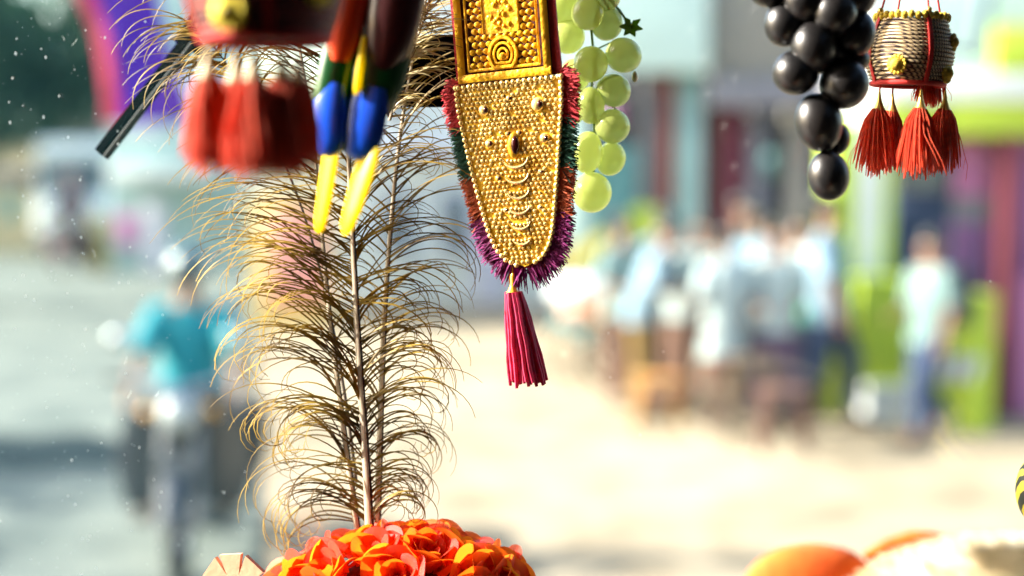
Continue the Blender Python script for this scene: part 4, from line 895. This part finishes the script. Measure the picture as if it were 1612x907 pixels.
def feather(label, P, Y, seed, nb, lens, wq, side=(1, 1), mt=BARB, qm=QUILL, droop=1.0, t0=.02):
    t = thing("peacock_feather", label, "feather", V(*P[0], Y), group="peacock feathers stuck in the roses"); rnd = random.Random(seed)
    u = Y/FPX; pts = [curve_at(P, k/24) for k in range(25)]
    m = MB(); m.tube([V(a, b, Y) for a, b in pts], [(wq*.6*u*(1-.75*k/24), wq*u*(1-.75*k/24)) for k in range(25)], 10, flat=(.7, .7, 0)); m.build("shaft", qm, t)
    m = MB(); m.tube([V(a+wq*1.0*(1-.7*k/24), b, Y-wq*.1*u*(1-.7*k/24)) for k, (a, b) in enumerate(pts)], [wq*.28*u*(1-.7*k/24) for k in range(25)], 5); m.build("shaft_groove", QDARK, t)
    m = MB()
    for sd in (-1, 1):
        n = int(nb*side[0 if sd < 0 else 1]); cl = 0; clen = 1; cang = 0; cz = 0; left = 0
        for i in range(n):
            if left <= 0: left = cn_ = rnd.randint(3, 9); clen = rnd.uniform(.75, 1.12); cang = rnd.gauss(0, 12); cz = rnd.uniform(-.6, .6); cdr = rnd.uniform(.62, 1.3)
            left -= 1
            if rnd.random() < .07 or (left == 0 and rnd.random() < .5): continue
            conv = ((cn_-1-left)-cn_/2)*2.6
            q = t0+(1-t0-.01)*(i+rnd.random()*.7)/n; a, b = curve_at(P, q)
            a2, b2 = curve_at(P, min(q+.02, 1)); ax = math.atan2(-(b2-b), a2-a)   # shaft direction, up
            L_ = lens(q, sd)*clen*rnd.choice((.7, .9, 1, 1.05, 1.12))*rnd.uniform(.9, 1.05); th = ax - sd*R(48+conv+cang+rnd.gauss(0, 7)); dr = droop*cdr*R(190 - 90*min(q/.5, 1) - 30*max(q-.5, 0))*rnd.uniform(.8, 1.15)
            curl = rnd.uniform(1.2, 3.2) if rnd.random() < (.4 if q < .42 else .08) else 0
            x, y, zz = a, b, 0; ns = 16; pp = [V(x, y, Y)]; zslope = cz*.35+rnd.gauss(0, .07)
            for k in range(ns):
                s_ = (k+.5)/ns; ang = th - sd*(dr*(s_**1.75)*1.05 + curl*max(0, s_-.6)**1.3*3.2); st = L_/ns
                x += math.cos(ang)*st; y -= math.sin(ang)*st; zz += zslope*st*(1-s_*.4)
                zc = max(-60, min(42, zz)); pp.append(V(x, y, Y+zc*u))
            w0 = rnd.uniform(1.15, 2.0); m.tube(pp, [w0*u*(1.0-.72*(k/ns)**1.6) for k in range(ns+1)], 3, cap=False)
    o = m.build("barbs", mt, t, smooth=80); tag(o, kind='stuff'); return t
def lenc(q, sd):
    if sd < 0: return (215+65*min(q/.35, 1)) if q < .55 else 280-40*(q-.55)
    return 145+60*min(q/.4, 1)
feather("tallest brown peacock feather with pale shaft rising from the roses", [(580, 835), (574, 720), (566, 600), (559, 480), (553, 360), (546, 220), (536, 60), (528, -60)], .935, 2, 205, lenc, 7.5)
feather("left brown peacock feather leaning behind the tallest one", [(562, 835), (546, 720), (530, 600), (516, 480), (505, 360), (492, 220), (470, 70), (450, -30)], .955, 3, 110, lambda q, s: lenc(q, s)*(.95 if s < 0 else .5), 5.5, (1, .5))
feather("right brown peacock feather leaning towards the gold ornament", [(592, 835), (596, 720), (600, 600), (605, 480), (614, 360), (628, 220), (650, 90), (672, -10)], .955, 4, 110, lambda q, s: lenc(q, s)*(.95 if s > 0 else .5), 6.0, (.5, 1))
feather("brown peacock feather bent left behind the maroon pot with barbs over the wiper", [(560, 760), (545, 640), (520, 500), (485, 360), (440, 240), (390, 150), (345, 85), (300, 30)], .965, 6, 70, lambda q, s: 110 if s > 0 else 170, 3.0, (1, .6), BARB, QDARK, 1.0, .55)
feather("pale straw plume fanning out above the black mirror", [(612, 190), (630, 130), (652, 70), (674, 10), (696, -60)], .943, 9, 90, lambda q, s: 70+20*q, 3, (1, 1), BARBP, QUILL, .35)

# --- orange roses
ROSE = mat("orange_rose_petal", (.80, .065, .004), .5, 0, (.66, .022, .002), 1.6, .25, 30, trans=.5, tcol=(1.0, .20, .01), sheen=.2)
ROSEY = mat("yellow_orange_rose_petal", (.86, .16, .008), .5, 0, (.78, .07, .004), 45, trans=.42, tcol=(1.0, .30, .015))
fr_ = Fr(634, 952, .93); rb = thing("rose_bunch", "dome of orange artificial roses at the foot of the peacock feathers", "flowers", fr_(0, 0))
m = MB(); m.ell(fr_(0, 20), (175*fr_.u, 104*fr_.u, 96*fr_.u), 20, 12); m.build("foam_ball", mat("dark_red_foam", (.16, .01, .006), .9), rb)
def petal_mesh(rr, H, half, flare, seed, nm):
    rnd = random.Random(seed); vs_ = []; NU, NV = 10, 7
    for j in range(NV+1):
        v = j/NV
        for i in range(NU+1):
            uq = i/NU*2-1; wv = math.sqrt(max(0, 1-(abs(uq)**2.6)*(.25+.75*v**3)))
            ph = uq*half*(.5+.5*math.sin(min(v*1.7, 1)*1.57)); hh = H*v*(1-.55*abs(uq)**2.2*v)
            rad = rr*(.30+.70*v**.55)+flare*v**5*(1+.3*abs(uq)) + .06*rr*noise.noise(Vector((uq*2.3, v*2.1, seed*1.7)))
            tipx = .05*noise.noise(Vector((uq*5, seed, 0)))*v; rad += .025*rr*v**3*math.sin(uq*5+seed)
            vs_.append((rad*math.cos(ph), rad*math.sin(ph), hh+tipx*H))
    fs = [(j*(NU+1)+i, j*(NU+1)+i+1, (j+1)*(NU+1)+i+1, (j+1)*(NU+1)+i) for j in range(NV) for i in range(NU)]
    me = bpy.data.meshes.new(nm); me.from_pydata(vs_, [], fs); me.polygons.foreach_set("use_smooth", [True]*len(fs)); return me
PETS = []
for k in range(16):
    tq = k/15; PETS.append(petal_mesh(.12+.62*tq, .72+.28*math.sin(tq*2.2), 1.35-.45*tq, .04+.20*tq, k, "petal"))
for me in PETS: me.materials.append(ROSE)
PETSY = [me.copy() for me in PETS]
for me in PETSY: me.materials.clear(); me.materials.append(ROSEY)
def rose(a, b, c, r, tiltx, tilty, seed, yel=0):
    rnd = random.Random(seed); core = bpy.data.objects.new("rose", None); COL.objects.link(core)
    m = MB(); m.ell((0, 0, .28), (.16, .16, .34), 10, 8); core_ = m
    o = core_.build("rose", ROSE, rb, local=True); bpy.data.objects.remove(core)
    o.location = fr_(a, b, c)-rb.location; o.rotation_euler = (Matrix.Rotation(R(tiltx), 3, 'X') @ Matrix.Rotation(R(tilty), 3, 'Y') @ Matrix.Rotation(rnd.uniform(0, 6), 3, 'Z')).to_euler(); s_ = r*fr_.u; o.scale = (s_, s_, s_)
    for k in range(16):
        me = (PETSY if rnd.random() < yel else PETS)[k]
        p = bpy.data.objects.new("petal", me); COL.objects.link(p); p.parent = o
        p.rotation_euler = (rnd.gauss(0, .07), rnd.gauss(0, .07), k*2.399+rnd.uniform(-.2, .2)); p.location = (0, 0, -.02*k/15)
rr_ = random.Random(77); RS = []
for ring, (el, cnt, off) in enumerate(((86, 1, 0), (64, 5, 20), (42, 8, 0), (20, 10, 15))):
    for k in range(cnt):
        az = R(k*360/cnt+off+rr_.uniform(-7, 7)); e = R(el+rr_.uniform(-4, 4)); ce, se = math.cos(e), math.sin(e)
        if math.sin(az) > .45 and el < 50: continue          # far side of the dome
        nx, ny, nz = ce*math.cos(az), ce*math.sin(az), se
        RS.append((180*nx, 20-98*nz, 100*ny, rr_.uniform(52, 60), nx, ny, nz, rr_.uniform(.1, .5)))
for i, (a, b, c, r, nx, ny, nz, ye) in enumerate(RS):
    tilty = math.degrees(math.asin(max(-1, min(1, nx*.9)))); tiltx = math.degrees(math.atan2(-ny, max(nz, .02)))
    rose(a, b, c, r, tiltx*.9, tilty, i+40, ye)

# --- peach paper flower left of the roses
PEACH = mat("peach_foam", (.62, .33, .20), .8, 0, (.56, .29, .17), 80, .2, 300)
fx = Fr(372, 930, .90, 1, 0, -20); pf = thing("foam_flower", "peach foam flower with square ended petals left of the roses", "decoration", fx(0, 0))
m = MB(); m.tube([fx(0, 0, -3), fx(0, 0, 4)], 20*fx.u, 16); m.build("centre", PEACH, pf)
for k in range(8):
    q = R(-98+k*45); d = Vector((math.cos(q), math.sin(q), 0)); n2 = Vector((-d.y, d.x, 0))
    m = MB(); c0, c1 = 16, 60; hw0, hw1 = 8, 20
    m.slab([tuple((d*c0+n2*hw0)[:2]), tuple((d*c1+n2*hw1)[:2]), tuple((d*c1-n2*hw1)[:2]), tuple((d*c0-n2*hw0)[:2])], fx, -4, 4); m.build("petal", PEACH, pf)
m = MB(); m.tube([fx(0, 18, 6), Vector((fx(0, 18, 6).x, fx(0, 18, 6).y, 1.755))], 2*fx.u, 6); m.build("stick", OCH, pf)

# --- soft toy at bottom right
YS = .68; fs_ = Fr(1540, 960, YS); st_ = thing("soft_toy", "cream fluffy soft toy with two orange ears lying at the bottom right", "toy", fs_(0, 60))
ORP = mat("orange_plush", (.88, .20, .01), .8, 0, (.80, .13, .006), 60, .3, 300, sheen=.4, trans=.3, tcol=(1, .25, .0)); FUR = mat("cream_fur", (.95, .90, .74), .8, 0, (.74, .60, .34), 14, sheen=.3, trans=.25, mixlo=.3, mixhi=.55)
m = MB(); m.ell(fs_(40, 60), (290*fs_.u, 120*fs_.u, 172*fs_.u), 28, 18); m.build("body", FUR, st_)
rnd = random.Random(12); m = MB()
for i in range(5200):
    th = rnd.uniform(R(15), R(165)); ph = rnd.uniform(R(-80), R(80)); a = 40+290*math.cos(th); z = math.sin(th)
    b = 60-172*z*math.cos(ph); c = 120*z*math.sin(ph)
    n_v = Vector((math.cos(th)*.6, -z*math.cos(ph), z*math.sin(ph)))+Vector((rnd.gauss(-.5, .35), rnd.gauss(.1, .3), rnd.gauss(0, .3))); n_v.normalize(); L_ = rnd.uniform(12, 24)
    m.tube([fs_(a, b, c), fs_(a+n_v.x*L_*.6, b+n_v.y*L_*.6, c+n_v.z*L_*.6), fs_(a+n_v.x*L_-4, b+n_v.y*L_+4, c+n_v.z*L_)], [1.3*fs_.u, 1.1*fs_.u, .3*fs_.u], 3, cap=False)
tag(m.build("fur", FUR, st_), kind='stuff')
m = MB(); m.ell(fs_(-265, -18, 46), (112*fs_.u, 40*fs_.u, 80*fs_.u), 24, 16, Matrix.Rotation(R(-6), 3, 'Y')); m.build("ear", ORP, st_)
m = MB(); m.tube([fs_(-170, -70, 60), fs_(-130, -88, 60), fs_(-92, -101, 56), fs_(-64, -108, 52), fs_(-44, -108, 50)], [(8*fs_.u, 8*fs_.u), (10*fs_.u, 14*fs_.u), (10*fs_.u, 15*fs_.u), (8*fs_.u, 8*fs_.u), (3*fs_.u, 2*fs_.u)], 12, flat=(0, 1, 0)); m.build("ear", ORP, st_)
# --- yellow striped egg at the right edge
STR = stripe_mat("yellow_black_stripes", (.72, .60, .05), (.02, .025, .015), 42, 'DIAGONAL', .30, .42, .5, 3)
fe = Fr(1650, 772, .92); eg = thing("striped_egg", "yellow and black striped hanging egg cut off by the right edge", "ornament", fe(0, 0))
m = MB(); m.ell(fe(0, 0), (50*fe.u, 50*fe.u, 64*fe.u), 28, 18); m.build("shell", STR, eg); up_cord(fe(0, -62), eg, STRING)
m = MB(); m.lathe([(3*fe.u, 6*fe.u), (7*fe.u, 2*fe.u), (9*fe.u, -4*fe.u)], fe(0, -62), 14); m.build("cap", GOLD, eg)
